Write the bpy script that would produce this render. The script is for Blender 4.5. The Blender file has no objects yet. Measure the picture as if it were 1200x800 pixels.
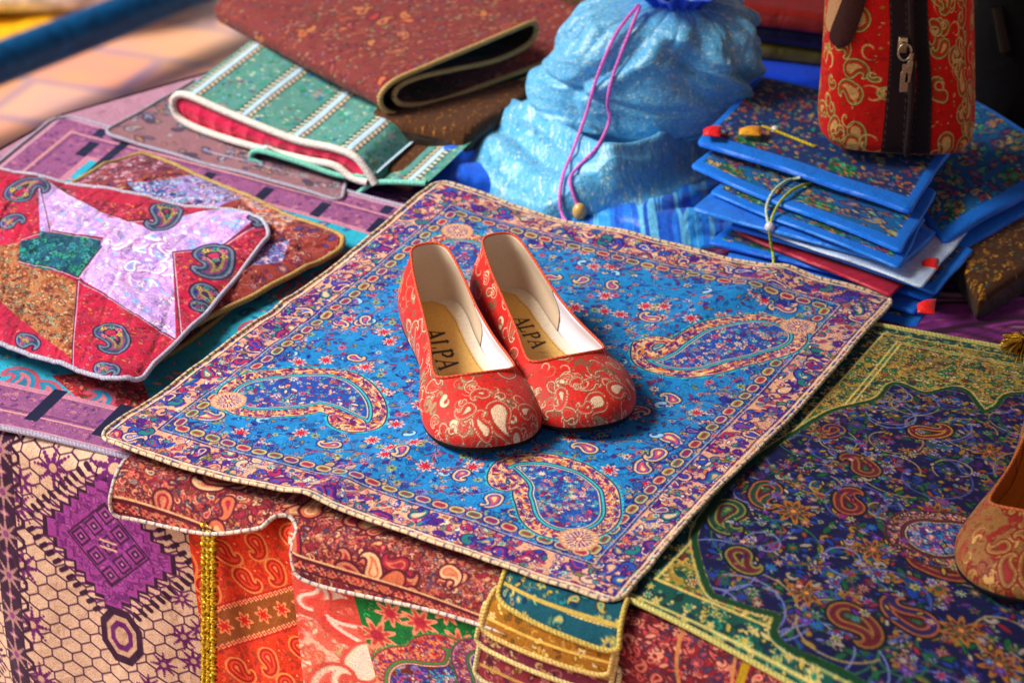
import bpy, math
import numpy as np
from math import radians as R, pi, sin, cos
f4 = np.float32
S = bpy.context.scene
COL = S.collection

# ------------------------------------------------------------------ camera
CAM_H, PITCH, LENS = 0.78, 28.1, 86.6
cd = bpy.data.cameras.new('camera'); cam = bpy.data.objects.new('camera', cd); COL.objects.link(cam)
cam.location = (0, 0, CAM_H); cam.rotation_euler = (R(90 - PITCH), 0, 0)
cd.lens = LENS; cd.sensor_width = 36; cd.clip_start = .05; cd.clip_end = 500
cd.dof.use_dof = True; cd.dof.focus_distance = 1.54; cd.dof.aperture_fstop = 9.5
S.camera = cam
# ------------------------------------------------------------------ light
SUN_EL, SUN_AZ = 47, -92          # azimuth from +y (away from the camera) towards +x
W = bpy.data.worlds.new('World'); S.world = W; W.use_nodes = True
nt = W.node_tree; bg = nt.nodes['Background']
sky = nt.nodes.new('ShaderNodeTexSky'); sky.sky_type = 'NISHITA'; sky.sun_disc = False
sky.sun_elevation = R(SUN_EL); sky.sun_rotation = R(SUN_AZ)
sky.air_density = 1.0; sky.dust_density = 3.0; sky.ozone_density = 1.0
nt.links.new(sky.outputs[0], bg.inputs[0]); bg.inputs[1].default_value = 0.10
sd = bpy.data.lights.new('sun', 'SUN'); sun = bpy.data.objects.new('sun', sd); COL.objects.link(sun)
sd.energy = 4.8; sd.angle = R(26); sd.color = (1, .95, .86)
import mathutils
sdir = mathutils.Vector((sin(R(SUN_AZ)) * cos(R(SUN_EL)), cos(R(SUN_AZ)) * cos(R(SUN_EL)), sin(R(SUN_EL))))
sun.rotation_euler = sdir.to_track_quat('Z', 'Y').to_euler()
sun.location = sdir * 5
S.view_settings.view_transform = 'Standard'; S.view_settings.look = 'None'
S.view_settings.exposure = 0.14; S.view_settings.gamma = 1; S.view_settings.use_curve_mapping = False

# ------------------------------------------------------------------ photo pixel (1200x800) -> place
FPX = LENS / 36 * 1200
cp, sp = cos(R(PITCH)), sin(R(PITCH))
def ray(x, y):
    a = (np.asarray(x, float) - 600) / FPX; b = (400 - np.asarray(y, float)) / FPX
    return np.stack([a, cp + b * sp, -sp + b * cp], -1)
def on_z(x, y, z=0.):
    d = ray(x, y); t = (z - CAM_H) / d[..., 2]
    p = d * t[..., None]; p[..., 2] = z
    return p
def P2(pts, z=0.):
    a = np.array(pts, float); return on_z(a[:, 0], a[:, 1], z)
E0, E1 = on_z(0, 507), on_z(950, 812)                     # front edge of the table
ED = (E1 - E0)[:2]; ED /= np.linalg.norm(ED); EN = np.array([ED[1], -ED[0]])   # EN points to the viewer
def on_front(x, y, off=0.):
    d = ray(x, y); n3 = np.array([EN[0], EN[1], 0]); o = np.array([0, 0, CAM_H])
    t = (EN @ E0[:2] + off) / (d @ n3)
    return o + d * t[..., None]
def st(x, y):                                             # photo pixel -> (along edge, down from edge) on the cloth over the edge
    p = on_front(x, y); q = on_z(x, y)
    top = p[..., 2] > 0
    s = np.where(top, (q[..., :2] - E0[:2]) @ ED, (p[..., :2] - E0[:2]) @ ED)
    t = np.where(top, (q[..., :2] - E0[:2]) @ EN, -p[..., 2])
    return s, t
def homog(src, dst):
    A = []; b = []
    for (x, y), (u, v) in zip(src, dst):
        A += [[x, y, 1, 0, 0, 0, -u * x, -u * y], [0, 0, 0, x, y, 1, -v * x, -v * y]]; b += [u, v]
    h = np.linalg.solve(np.array(A, float), np.array(b, float)); return np.append(h, 1).reshape(3, 3)
def hap(H, P):
    P = np.asarray(P, float); q = np.stack([P[..., 0], P[..., 1], np.ones(P.shape[:-1])], -1) @ H.T
    return q[..., :2] / q[..., 2:]
SQ = [(0, 0), (1, 0), (1, 1), (0, 1)]

# ------------------------------------------------------------------ pattern drawing (numbers only, stored on mesh points)
def C(c):
    if isinstance(c, str): return np.array([int(c[i:i + 2], 16) for i in (0, 2, 4)], f4) / 255
    return np.array(c, f4) / 255
def _tmpl(n=14, turn=3.6, pw=2.0, rb=.30):
    s = np.linspace(0, 1, n); h = pi / 2 - turn * s ** pw
    st_ = 1.05 / n
    x = np.concatenate([[0], np.cumsum(np.cos(h[:-1]) * st_)]); y = np.concatenate([[0], np.cumsum(np.sin(h[:-1]) * st_)])
    return np.c_[x, -y].astype(f4), (rb * (1 - s) ** .85 + .035).astype(f4)
T_P = _tmpl(); T_H = _tmpl(12, 5.2, 1.3, .14); T_B = _tmpl(40, 4.6, 2.2, .27)
def smooth(P, n=60, closed=False):
    P = np.asarray(P, float); m = len(P)
    idx = np.arange(m) if closed else np.arange(m - 1)
    out = []
    k = max(2, int(math.ceil(n / len(idx))))
    for i in idx:
        if closed: a, b, c, d = P[(i - 1) % m], P[i], P[(i + 1) % m], P[(i + 2) % m]
        else: a, b, c, d = P[max(i - 1, 0)], P[i], P[i + 1], P[min(i + 2, m - 1)]
        for t in np.arange(k) / k:
            out.append(.5 * (2 * b + (c - a) * t + (2 * a - 5 * b + 4 * c - d) * t * t + (3 * b - a - 3 * c + d) * t ** 3))
    if not closed: out.append(P[-1])
    return np.array(out)
class Cv:
    def __init__(s, w, h, base, seed=1):
        s.w, s.h = w, h; s.a = np.empty((h, w, 3), f4); s.a[:] = C(base); s.m = None; s.rs = np.random.RandomState(seed)
        s.H = None
    def grid(s):
        return np.meshgrid(np.arange(s.w, dtype=f4), np.arange(s.h, dtype=f4))
    def px(s, pts): return hap(s.H, pts)                    # photo pixels -> canvas
    def blend(s, sl, al, c):
        if s.m is not None: al = al * s.m[sl]
        al = al[..., None]; s.a[sl] = s.a[sl] * (1 - al) + C(c) * al if not isinstance(c, np.ndarray) else s.a[sl] * (1 - al) + c * al
    def win(s, x0, y0, x1, y1):
        x0, y0 = max(0, int(x0)), max(0, int(y0)); x1, y1 = min(s.w, int(x1) + 2), min(s.h, int(y1) + 2)
        if x1 <= x0 or y1 <= y0: return None
        return (slice(y0, y1), slice(x0, x1))
    def chain(s, P, Rr, pad=1):
        P = np.asarray(P, f4); Rr = np.broadcast_to(np.asarray(Rr, f4), (len(P),)); m = Rr.max() + pad
        sl = s.win(P[:, 0].min() - m, P[:, 1].min() - m, P[:, 0].max() + m, P[:, 1].max() + m)
        if sl is None: return None, None
        X = np.arange(sl[1].start, sl[1].stop, dtype=f4); Y = np.arange(sl[0].start, sl[0].stop, dtype=f4)
        if len(X) * len(Y) * len(P) < 400000:
            d = (np.sqrt((X[None, :, None] - P[:, 0]) ** 2 + (Y[:, None, None] - P[:, 1]) ** 2) - Rr).min(-1)
        else:
            d = np.full((len(Y), len(X)), 1e9, f4)
            for p, r in zip(P, Rr): d = np.minimum(d, np.sqrt((X[None] - p[0]) ** 2 + (Y[:, None] - p[1]) ** 2) - r)
        return sl, d
    def layers(s, sl, d, L):
        for thr, c in L: s.blend(sl, np.clip(thr - d + .5, 0, 1), c)
    def tm(s, T, x, y, L, ang, flip):
        P, r = T; ca, sa = cos(ang), sin(ang); q = P * (L, L) * ((-1 if flip else 1), 1)
        return np.c_[x + q[:, 0] * ca - q[:, 1] * sa, y + q[:, 0] * sa + q[:, 1] * ca], r * L
    def pais(s, x, y, L, ang, flip, lay, T=None):
        P, r = s.tm(T or T_P, x, y, L, ang, flip)
        sl, d = s.chain(P, r)
        if sl is not None: s.layers(sl, d, lay)
    def flower(s, x, y, Rr, n, c1, c2, c3=None, ph=0.):
        sl = s.win(x - Rr, y - Rr, x + Rr, y + Rr)
        if sl is None: return
        X = np.arange(sl[1].start, sl[1].stop, dtype=f4) - x; Y = (np.arange(sl[0].start, sl[0].stop, dtype=f4) - y)[:, None]
        r = np.hypot(X, Y); th = np.arctan2(Y, X) + ph
        rr = Rr * (.74 + .26 * np.cos(n * th))
        s.blend(sl, np.clip(rr - r + .5, 0, 1), c1)
        if c3 is not None: s.blend(sl, np.clip(rr * .68 - r + .5, 0, 1), c3)
        s.blend(sl, np.clip(Rr * .3 - r + .5, 0, 1), c2)
    def line(s, P, w, c, closed=False):
        P = np.asarray(P, f4)
        if closed: P = np.r_[P, P[:1]]
        for a, b in zip(P[:-1], P[1:]):
            m = w + 1
            sl = s.win(min(a[0], b[0]) - m, min(a[1], b[1]) - m, max(a[0], b[0]) + m, max(a[1], b[1]) + m)
            if sl is None: continue
            X = np.arange(sl[1].start, sl[1].stop, dtype=f4) - a[0]; Y = (np.arange(sl[0].start, sl[0].stop, dtype=f4) - a[1])[:, None]
            v = b - a; L = v @ v + 1e-9; t = np.clip((X * v[0] + Y * v[1]) / L, 0, 1)
            d = np.hypot(X - t * v[0], Y - t * v[1]) - w / 2
            s.blend(sl, np.clip(.5 - d, 0, 1), c)
    def psd(s, P, sl=None):                                           # signed distance to a polygon, negative inside
        P = np.asarray(P, f4)
        if sl is None: sl = (slice(0, s.h), slice(0, s.w))
        X = np.arange(sl[1].start, sl[1].stop, dtype=f4)[None]; Y = np.arange(sl[0].start, sl[0].stop, dtype=f4)[:, None]
        d = np.full((Y.size, X.size), 1e9, f4); ins = np.zeros(d.shape, bool)
        for a, b in zip(P, np.roll(P, -1, 0)):
            v = b - a; L = v @ v + 1e-9; t = np.clip(((X - a[0]) * v[0] + (Y - a[1]) * v[1]) / L, 0, 1)
            d = np.minimum(d, np.hypot(X - a[0] - t * v[0], Y - a[1] - t * v[1]))
            cr = ((a[1] > Y) != (b[1] > Y)); xx = (b[0] - a[0]) * (Y - a[1]) / (b[1] - a[1] + 1e-9) + a[0]
            ins ^= cr & (X < xx)
        return np.where(ins, -d, d)
    def region(s, P):
        P = np.asarray(P, f4); s.m = np.zeros((s.h, s.w), f4); sl = s.win(P[:, 0].min() - 2, P[:, 1].min() - 2, P[:, 0].max() + 2, P[:, 1].max() + 2); s.rb = sl
        if sl is not None: s.m[sl] = np.clip(.5 - s.psd(P, sl), 0, 1)
    def fill(s, c):
        if s.m is None: s.a[:] = C(c); return
        ys = np.nonzero(s.m.any(1))[0]; xs = np.nonzero(s.m.any(0))[0]
        if len(ys) == 0: return
        sl = (slice(ys[0], ys[-1] + 1), slice(xs[0], xs[-1] + 1)); s.blend(sl, np.ones(s.m[sl].shape, f4), c)
    def ornate(s, n, smin, smax, pal, dark='101030', kinds='pfhlds', box=None):
        rs = s.rs; pal = [C(p) for p in pal]; dk = C(dark)
        x0, y0, x1, y1 = box or (0, 0, s.w, s.h)
        if s.m is not None and box is None:
            ys = np.nonzero(s.m.any(1))[0]; xs = np.nonzero(s.m.any(0))[0]
            if len(ys) == 0: return
            x0, y0, x1, y1 = xs[0], ys[0], xs[-1] + 1, ys[-1] + 1
        if n > 120:
            s.stamped(n, smin, smax, pal, dk, kinds, (x0, y0, x1, y1)); return
        for _ in range(n):
            for _t in range(12):
                x, y = rs.uniform(x0, x1), rs.uniform(y0, y1)
                if s.m is None or s.m[max(0, min(s.h - 1, int(y))), max(0, min(s.w - 1, int(x)))] > .5: break
            else: continue
            s.one(rs, x, y, rs.uniform(smin, smax), pal, dk, kinds)
    def one(s, rs, x, y, L, pal, dk, kinds):
        a = rs.uniform(0, 2 * pi); c1, c2, c3 = [pal[i] for i in rs.randint(0, len(pal), 3)]
        kd = kinds[rs.randint(len(kinds))]; fl = rs.rand() < .5
        if kd == 'p': s.pais(x, y, L, a, fl, [(0, dk), (-.07 * L, c1), (-.16 * L, c2), (-.23 * L, c3)])
        elif kd == 'f': s.flower(x, y, L * .42, rs.randint(5, 9), c1, c2, c3, a)
        elif kd == 'h':
            s.pais(x, y, L * .95, a, fl, [(.03 * L, dk), (-.02 * L, c1)], T_H)
        elif kd == 'l':
            u = np.array([cos(a), sin(a)]); t = np.linspace(-1, 1, 7)
            sl, d = s.chain(np.array([x, y]) + t[:, None] * u * L * .35, (1 - t * t) * L * .13 + .4)
            if sl is not None: s.layers(sl, d, [(.6, dk), (-.3, c1)])
        elif kd == 'd':
            sl, d = s.chain([(x, y)], [L * .12])
            if sl is not None: s.layers(sl, d, [(0, c1), (-.06 * L, c2)])
        elif kd == 's':
            t = np.linspace(0, 1, 14); th = a + t * rs.uniform(3, 6) * (1 if fl else -1); r = L * (.75 - .6 * t)
            sl, d = s.chain(np.c_[x + r * np.cos(th), y + r * np.sin(th)], np.full(14, max(.5, L * .035)))
            if sl is not None: s.layers(sl, d, [(0, c1)])
    def stamped(s, n, smin, smax, pal, dk, kinds, box):
        """many motifs: a set of different ones is drawn once and laid down over and over"""
        rs = s.rs; K = min(90, n // 2); st_ = []; D = int(smax * 2.4) + 6
        for k in range(K):
            seed = rs.randint(1 << 30); two = []
            for bgc in ('000000', 'ffffff'):
                c = Cv(D, D, bgc, seed); c.one(c.rs, D / 2, D / 2, smin + (smax - smin) * (k + .5) / K, pal, dk, kinds); two.append(c.a)
            al = 1 - (two[1] - two[0])[..., :1]; ys, xs = np.nonzero(al[..., 0] > .02)
            if len(ys) == 0: continue
            y0, y1, x0, x1 = ys.min(), ys.max() + 1, xs.min(), xs.max() + 1
            st_.append((two[0][y0:y1, x0:x1], al[y0:y1, x0:x1], x0 - D // 2, y0 - D // 2))
        N = n if s.m is None else n
        X = rs.uniform(box[0], box[2], n * 14).astype(int); Y = rs.uniform(box[1], box[3], n * 14).astype(int)
        ok = (X >= 0) & (Y >= 0) & (X < s.w) & (Y < s.h); X, Y = X[ok], Y[ok]
        if s.m is not None: ok = s.m[Y, X] > .5; X, Y = X[ok], Y[ok]
        ks = rs.randint(0, len(st_), len(X)); a = s.a; m = s.m; fl = rs.randint(0, 4, len(X))
        for x, y, k, f in zip(X[:N].tolist(), Y[:N].tolist(), ks.tolist(), fl.tolist()):
            rgb, al, ox, oy = st_[k]
            if f & 1: rgb, al, ox = rgb[:, ::-1], al[:, ::-1], -ox - rgb.shape[1]
            if f & 2: rgb, al, oy = rgb[::-1], al[::-1], -oy - rgb.shape[0]
            xa, ya = x + ox, y + oy; xb, yb = xa + rgb.shape[1], ya + rgb.shape[0]
            cx, cy = max(0, -xa), max(0, -ya); dx, dy = max(0, xb - s.w), max(0, yb - s.h)
            if cx + dx >= rgb.shape[1] or cy + dy >= rgb.shape[0]: continue
            sl = (slice(ya + cy, yb - dy), slice(xa + cx, xb - dx)); r_ = rgb[cy:rgb.shape[0] - dy, cx:rgb.shape[1] - dx]; l_ = al[cy:al.shape[0] - dy, cx:al.shape[1] - dx]
            if m is not None: mm = m[sl][..., None]; a[sl] = a[sl] * (1 - l_ * mm) + r_ * mm
            else: a[sl] = a[sl] * (1 - l_) + r_
    def boteh(s, pts, rad, scale=1., ed='2a2070', cr='f0cfa0', tq='48c8c8', inn='2a5cac', pk='c8406a', pal=None):
        """large border paisley: spine points and radii in canvas units"""
        P = smooth(pts, 70); r = np.interp(np.linspace(0, 1, len(P)), np.linspace(0, 1, len(rad)), rad)
        sl, d = s.chain(P, r, 14)
        if sl is None: return
        k = scale
        th = np.arctan2((np.arange(sl[0].start, sl[0].stop) - pts[0][1])[:, None], (np.arange(sl[1].start, sl[1].stop) - pts[0][0])[None])
        sc = np.sin(th * 24)
        s.blend(sl, np.clip(5.2 * k + 1.2 * np.sin(th * 60) - d + .5, 0, 1), tq)
        s.layers(sl, d, [(3.2 * k, ed), (1.4 * k, cr)])
        s.blend(sl, np.clip(-(np.abs(d + 3.4 * k) - (2.2 + 2.0 * sc) * k), 0, 1), pk)
        s.blend(sl, np.clip(-(np.abs(d + 2.6 * k) - (.6 + 1.2 * sc) * k), 0, 1), ed)
        s.blend(sl, np.clip(-(np.abs(d + 10.5 * k) - (2.0 - 1.8 * sc) * k), 0, 1), 'e08a3c')
        s.blend(sl, np.clip(-(np.abs(d + 13 * k) - (1.2 + 1.6 * np.sin(th * 48)) * k), 0, 1), '7a3a90')
        s.layers(sl, d, [(-15 * k, ed), (-16.6 * k, tq), (-19.5 * k, ed), (-21 * k, 'e8dcc0'), (-22.6 * k, inn)])
        m0 = s.m; mm = np.zeros((s.h, s.w), f4); mm[sl] = np.clip(1.5 - d, 0, 1) * np.clip(d + 15 * k, 0, 1); s.m = mm * (1 if m0 is None else m0)
        s.ornate(420, 5 * k, 10 * k, [cr, 'f0b890', pk, '6a3a90', 'e0a060', '8a3060', 'f4dcc0', '4a70b0'], ed, 'fhld'); s.m = m0
        # flowers inside
        m0 = s.m; mm = np.zeros((s.h, s.w), f4); mm[sl] = np.clip(-23 * k - d, 0, 1); s.m = mm * (1 if m0 is None else m0)
        rb = r[0]
        s.ornate(300, 8 * k, 16 * k, pal or ['e8b090', 'd86078', '48a8d0', 'f0dcc4', '902860', '58b8b0', '5a3a98', '2c78c0'], '2a3080', 'fflhd', (P[:, 0].min() - rb * .7, P[:, 1].min() - rb * .7, P[:, 0].max() + rb * .7, P[:, 1].max() + rb * .7))
        s.m = m0
def samp(cv, u, v):
    x = np.clip(u, 0, 1) * (cv.w - 1); y = np.clip(v, 0, 1) * (cv.h - 1)
    x0 = np.minimum(x.astype(int), cv.w - 2); y0 = np.minimum(y.astype(int), cv.h - 2); fx = (x - x0)[..., None]; fy = (y - y0)[..., None]
    a = cv.a
    return (a[y0, x0] * (1 - fx) + a[y0, x0 + 1] * fx) * (1 - fy) + (a[y0 + 1, x0] * (1 - fx) + a[y0 + 1, x0 + 1] * fx) * fy

# ------------------------------------------------------------------ materials
def mat(name, rough=.8, attr=True, color=None, bump=.25, weave=1400, sheen=.06, metal=0., var=.2, pat=.0006, spec=.18, crink=0.):
    m = bpy.data.materials.new(name); m.use_nodes = True; t = m.node_tree; n = t.nodes; L = t.links; b = n['Principled BSDF']
    b.inputs['Roughness'].default_value = rough; b.inputs['Metallic'].default_value = metal
    b.inputs['Specular IOR Level'].default_value = spec
    b.inputs['Sheen Weight'].default_value = sheen; b.inputs['Sheen Roughness'].default_value = .5
    tc = n.new('ShaderNodeTexCoord')
    nz = n.new('ShaderNodeTexNoise'); nz.inputs['Scale'].default_value = weave; nz.inputs['Detail'].default_value = 1
    L.new(tc.outputs['Object'], nz.inputs['Vector'])
    mr = n.new('ShaderNodeMapRange'); mr.inputs['From Min'].default_value = .3; mr.inputs['From Max'].default_value = .7
    mr.inputs['To Min'].default_value = 1 - var * 2; mr.inputs['To Max'].default_value = 1 + var
    L.new(nz.outputs['Fac'], mr.inputs['Value'])
    if attr:
        a = n.new('ShaderNodeAttribute'); a.attribute_name = 'pattern'; src = a.outputs['Color']
    else:
        a = n.new('ShaderNodeRGB'); c = C(color); a.outputs[0].default_value = tuple(float(((x + .055) / 1.055) ** 2.4 if x > .04 else x / 12.92) for x in c) + (1,); src = a.outputs[0]
    mx = n.new('ShaderNodeVectorMath'); mx.operation = 'MULTIPLY'
    L.new(src, mx.inputs[0]); L.new(mr.outputs[0], mx.inputs[1]); L.new(mx.outputs[0], b.inputs['Base Color'])
    bp = n.new('ShaderNodeBump'); bp.inputs['Strength'].default_value = bump; bp.inputs['Distance'].default_value = .0004
    L.new(nz.outputs['Fac'], bp.inputs['Height']); last = bp
    if attr and pat:
        bw = n.new('ShaderNodeRGBToBW'); L.new(src, bw.inputs[0])
        b2 = n.new('ShaderNodeBump'); b2.inputs['Strength'].default_value = .5; b2.inputs['Distance'].default_value = pat
        L.new(bw.outputs[0], b2.inputs['Height']); L.new(bp.outputs[0], b2.inputs['Normal']); last = b2
    if crink:
        n3 = n.new('ShaderNodeTexNoise'); n3.inputs['Scale'].default_value = 38; n3.inputs['Detail'].default_value = 3; n3.inputs['Distortion'].default_value = .6
        L.new(tc.outputs['Object'], n3.inputs['Vector'])
        b3 = n.new('ShaderNodeBump'); b3.inputs['Strength'].default_value = .8; b3.inputs['Distance'].default_value = crink
        L.new(n3.outputs['Fac'], b3.inputs['Height']); L.new(last.outputs[0], b3.inputs['Normal']); last = b3
    L.new(last.outputs[0], b.inputs['Normal'])
    return m
M_CLOTH = mat('woven_termeh', crink=.004)
M_QUILT = mat('quilted_cotton', crink=.010)
M_SATIN = mat('satin', rough=.5, sheen=.1, bump=.1, spec=.5, crink=.006, pat=0)
M_BROC = mat('brocade', rough=.40, sheen=.15, crink=.005, spec=.6)
M_SHOE = mat('shoe_brocade', rough=.58, sheen=.1, bump=.7, spec=.3, pat=.0008)
M_TRIM = mat('braid_trim', rough=.7, bump=.5, weave=900)
M_LEATH = mat('insole_leather', rough=.55, bump=.15, weave=500, pat=.0002, var=.05)
M_LIN = mat('lining', rough=.6, bump=.1, weave=900, pat=0, var=.03)
M_RUB = mat('black_rubber', attr=False, color='0c0c10', rough=.6, sheen=0)
M_METAL = mat('antique_metal', attr=False, color='c0b090', rough=.35, metal=1, sheen=0, bump=.1)
M_BROWN = mat('brown_leather', attr=False, color='3a1a14', rough=.5, sheen=0, bump=.5, weave=600)
M_DARK = mat('dark_fabric', attr=False, color='120c10', rough=.9)
M_GLITTER = mat('metallic_braid', rough=.35, metal=.55, bump=1, weave=700, sheen=0)
M_PEARL = mat('bead', attr=True, rough=.25, sheen=0, bump=0, pat=0, spec=.6)

# ------------------------------------------------------------------ mesh building
SAT, GAM = 1.12, 1.18
def mesh(name, V, F, col=None, smoothf=True):
    V = np.asarray(V, f4).reshape(-1, 3); F = np.asarray(F, np.int32); n = F.shape[1]
    me = bpy.data.meshes.new(name); me.vertices.add(len(V)); me.vertices.foreach_set('co', V.ravel())
    me.loops.add(F.size); me.loops.foreach_set('vertex_index', F.ravel())
    me.polygons.add(len(F)); me.polygons.foreach_set('loop_start', np.arange(0, F.size, n, dtype=np.int32))
    me.update(calc_edges=True)
    if smoothf: me.polygons.foreach_set('use_smooth', np.ones(len(F), bool))
    if col is not None:
        at = me.color_attributes.new('pattern', 'BYTE_COLOR', 'POINT')
        c = np.ones((len(V), 4), f4); q = np.asarray(col, f4).reshape(-1, 3); lum = q @ np.array([.3, .55, .15], f4)
        c[:, :3] = np.clip(lum[:, None] + (q - lum[:, None]) * SAT, 0, 1) ** GAM
        at.data.foreach_set('color_srgb', c.ravel())
    return me
def gridF(nv, nu, cu=False, cv=False, o=0):
    i = np.arange(nu if cu else nu - 1); j = np.arange(nv if cv else nv - 1); I, J = np.meshgrid(i, j)
    a = J * nu + I; b = J * nu + (I + 1) % nu; c = ((J + 1) % nv) * nu + (I + 1) % nu; d = ((J + 1) % nv) * nu + I
    return np.stack([a, b, c, d], -1).reshape(-1, 4) + o
def thing(name, label, cat, loc, group=None, kind=None):
    o = bpy.data.objects.new(name, None); COL.objects.link(o); o.location = tuple(float(v) for v in loc); o.empty_display_size = .02
    o['label'] = label; o['category'] = cat
    if group: o['group'] = group
    if kind: o['kind'] = kind
    return o
def wloc(o):
    v = np.zeros(3)
    while o is not None: v = v + np.array(o.location); o = o.parent
    return v
def part(name, V, F, m, parent=None, col=None, sm=True, label=None):
    V = np.asarray(V, float).reshape(-1, 3)
    org = wloc(parent) if parent is not None else np.zeros(3)
    me = mesh(name, V - org, F, col, sm); me.materials.append(m)
    o = bpy.data.objects.new(name, me); COL.objects.link(o)
    if parent is not None: o.parent = parent
    if label: o['label'] = label
    return o
def tube(P, r, k=8, closed=False, ell=1.):
    P = np.asarray(P, float); n = len(P); r = np.broadcast_to(np.asarray(r, float), (n,))
    T = (np.roll(P, -1, 0) - np.roll(P, 1, 0)) if closed else np.gradient(P, axis=0)
    T /= np.linalg.norm(T, axis=1)[:, None] + 1e-12
    up = np.array([0, 0, 1.]); A = np.cross(T, up); bad = np.linalg.norm(A, axis=1) < .05; A[bad] = np.cross(T[bad], [1., 0, 0])
    A /= np.linalg.norm(A, axis=1)[:, None]; B = np.cross(A, T)
    th = np.arange(k) / k * 2 * pi
    V = P[:, None] + r[:, None, None] * (np.cos(th)[None, :, None] * A[:, None] + ell * np.sin(th)[None, :, None] * B[:, None])
    F = gridF(n, k, True, closed)
    return V.reshape(-1, 3), F, th
def arclen(P):
    return np.r_[0, np.cumsum(np.linalg.norm(np.diff(P, axis=0), axis=1))]
def resamp(P, step, closed=False):
    P = np.asarray(P, float)
    if closed: P = np.r_[P, P[:1]]
    s = arclen(P); n = max(3, int(s[-1] / step)); t = np.linspace(0, s[-1], n + 1)
    if closed: t = t[:-1]
    return np.stack([np.interp(t, s, P[:, i]) for i in range(3)], -1)
def braid(name, P, r, c1, c2, parent, closed=False, pitch=.0026, tw=2, m=None, k=8, stitch=None):
    """piping whose thread colour winds round it"""
    P = resamp(P, .0008, closed); n = len(P)
    s = np.arange(n) * .0008; rr = r * (1 + .04 * np.sin(s / pitch * 2 * pi))
    V, F, th = tube(P, rr, k, closed)
    ph = (s[:, None] / pitch * 2 * pi + tw * th[None]); w = .5 + .5 * np.sin(ph)
    c = C(c1) * (1 - w[..., None]) + C(c2) * w[..., None]
    if stitch:
        q = (np.sin(s / .0062 * 2 * pi) > .8)[:, None] * np.ones(k); c = np.where(q[..., None] > 0, C(stitch), c)
    return part(name, V, F, m or M_TRIM, parent, c)
def noise2(X, Y, seed, freq, oct_=3):
    rs = np.random.RandomState(seed); z = 0 * X
    for o in range(oct_):
        for _ in range(4):
            a = rs.uniform(0, 2 * pi); f = freq * 2 ** o * rs.uniform(.7, 1.3); p = rs.uniform(0, 6.28)
            z = z + np.sin((X * cos(a) + Y * sin(a)) * f + p + 1.3 * np.sin((X * sin(a) - Y * cos(a)) * f * .6 + p * 2)) * .25 / 1.7 ** o
    return z
def corner_round(U, V, r):
    u, v = U * 2 - 1, V * 2 - 1; r = r * 2
    a = (np.abs(u) - (1 - r)) / r; b = (np.abs(v) - (1 - r)) / r; k = (a > 0) & (b > 0)
    a2 = np.where(k, a * np.sqrt(np.clip(1 - b * b / 2, 0, 1)), a); b2 = np.where(k, b * np.sqrt(np.clip(1 - a * a / 2, 0, 1)), b)
    u = np.sign(u) * np.where(k, 1 - r + a2 * r, np.abs(u)); v = np.sign(v) * np.where(k, 1 - r + b2 * r, np.abs(v))
    return (u + 1) / 2, (v + 1) / 2
class Quad:
    """a cloth lying at height z whose corners are where the photo shows them; fourth corner may be None (parallelogram)"""
    def __init__(s, corners, z):
        s.z = z
        w = [None if c is None else on_z(c[0], c[1], z)[:2] for c in corners]
        for i in range(4):
            if w[i] is None: w[i] = w[(i + 1) % 4] + w[(i - 1) % 4] - w[(i + 2) % 4]
        s.w = w; s.toW = homog(SQ, w); s.toUV = np.linalg.inv(s.toW)
        s.lu = np.linalg.norm(w[1] - w[0]); s.lv = np.linalg.norm(w[3] - w[0])
    def uv(s, pts): return hap(s.toUV, P2(pts, s.z)[:, :2])
    def canvas(s, dens, base, seed=1):
        cv = Cv(int(s.lu * dens), int(s.lv * dens), base, seed); cv.q = s
        cv.px = lambda pts: s.uv(pts) * [cv.w - 1, cv.h - 1]
        return cv
def sheet(name, label, cat, q, cv, hfn=None, rnd=.03, trim=None, group=None, m=None, nu=None, nv=None, warp=None, thick=0, stitch=None, pitch=.0026, part_name='panel'):
    nu = nu or cv.w; nv = nv or cv.h
    U, V = np.meshgrid(np.linspace(0, 1, nu), np.linspace(0, 1, nv)); U, V = corner_round(U, V, rnd)
    XY = hap(q.toW, np.stack([U, V], -1)); X, Y = XY[..., 0], XY[..., 1]
    Z = q.z + (hfn(X, Y, U, V) if hfn else 0 * X)
    if warp: X, Y, Z = warp(X, Y, Z, U, V)
    Pt = np.stack([X, Y, Z], -1)
    c0 = Pt.reshape(-1, 3).mean(0); c0[2] = q.z
    root = thing(name, label, cat, c0, group)
    col = samp(cv, U, V)
    Vt = Pt.reshape(-1, 3); F = gridF(nv, nu); cc = col.reshape(-1, 3)
    loop = np.r_[Pt[0, :], Pt[1:, -1], Pt[-1, -2::-1], Pt[-2:0:-1, 0]]
    if thick:                                               # closed underside a little smaller so the edge reads as a real thickness
        e = loop.copy(); e[:, 2] -= thick; n0 = len(Vt); idx = np.r_[np.arange(nu), np.arange(1, nv) * nu + nu - 1, (nv - 1) * nu + np.arange(nu - 2, -1, -1), np.arange(nv - 2, 0, -1) * nu]
        Vt = np.r_[Vt, e]; L = len(idx); a = np.arange(L); b = (a + 1) % L
        F = np.r_[F, np.stack([idx[a], n0 + a, n0 + b, idx[b]], -1)]; cc = np.r_[cc, cc[idx] * .8]
    part(part_name, Vt, F, m or M_CLOTH, root, cc)
    if trim: braid('piping', loop, trim[0], trim[1], trim[2], root, True, pitch, stitch=stitch)
    root['_loop'] = 0; del root['_loop']
    return root, Pt

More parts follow.
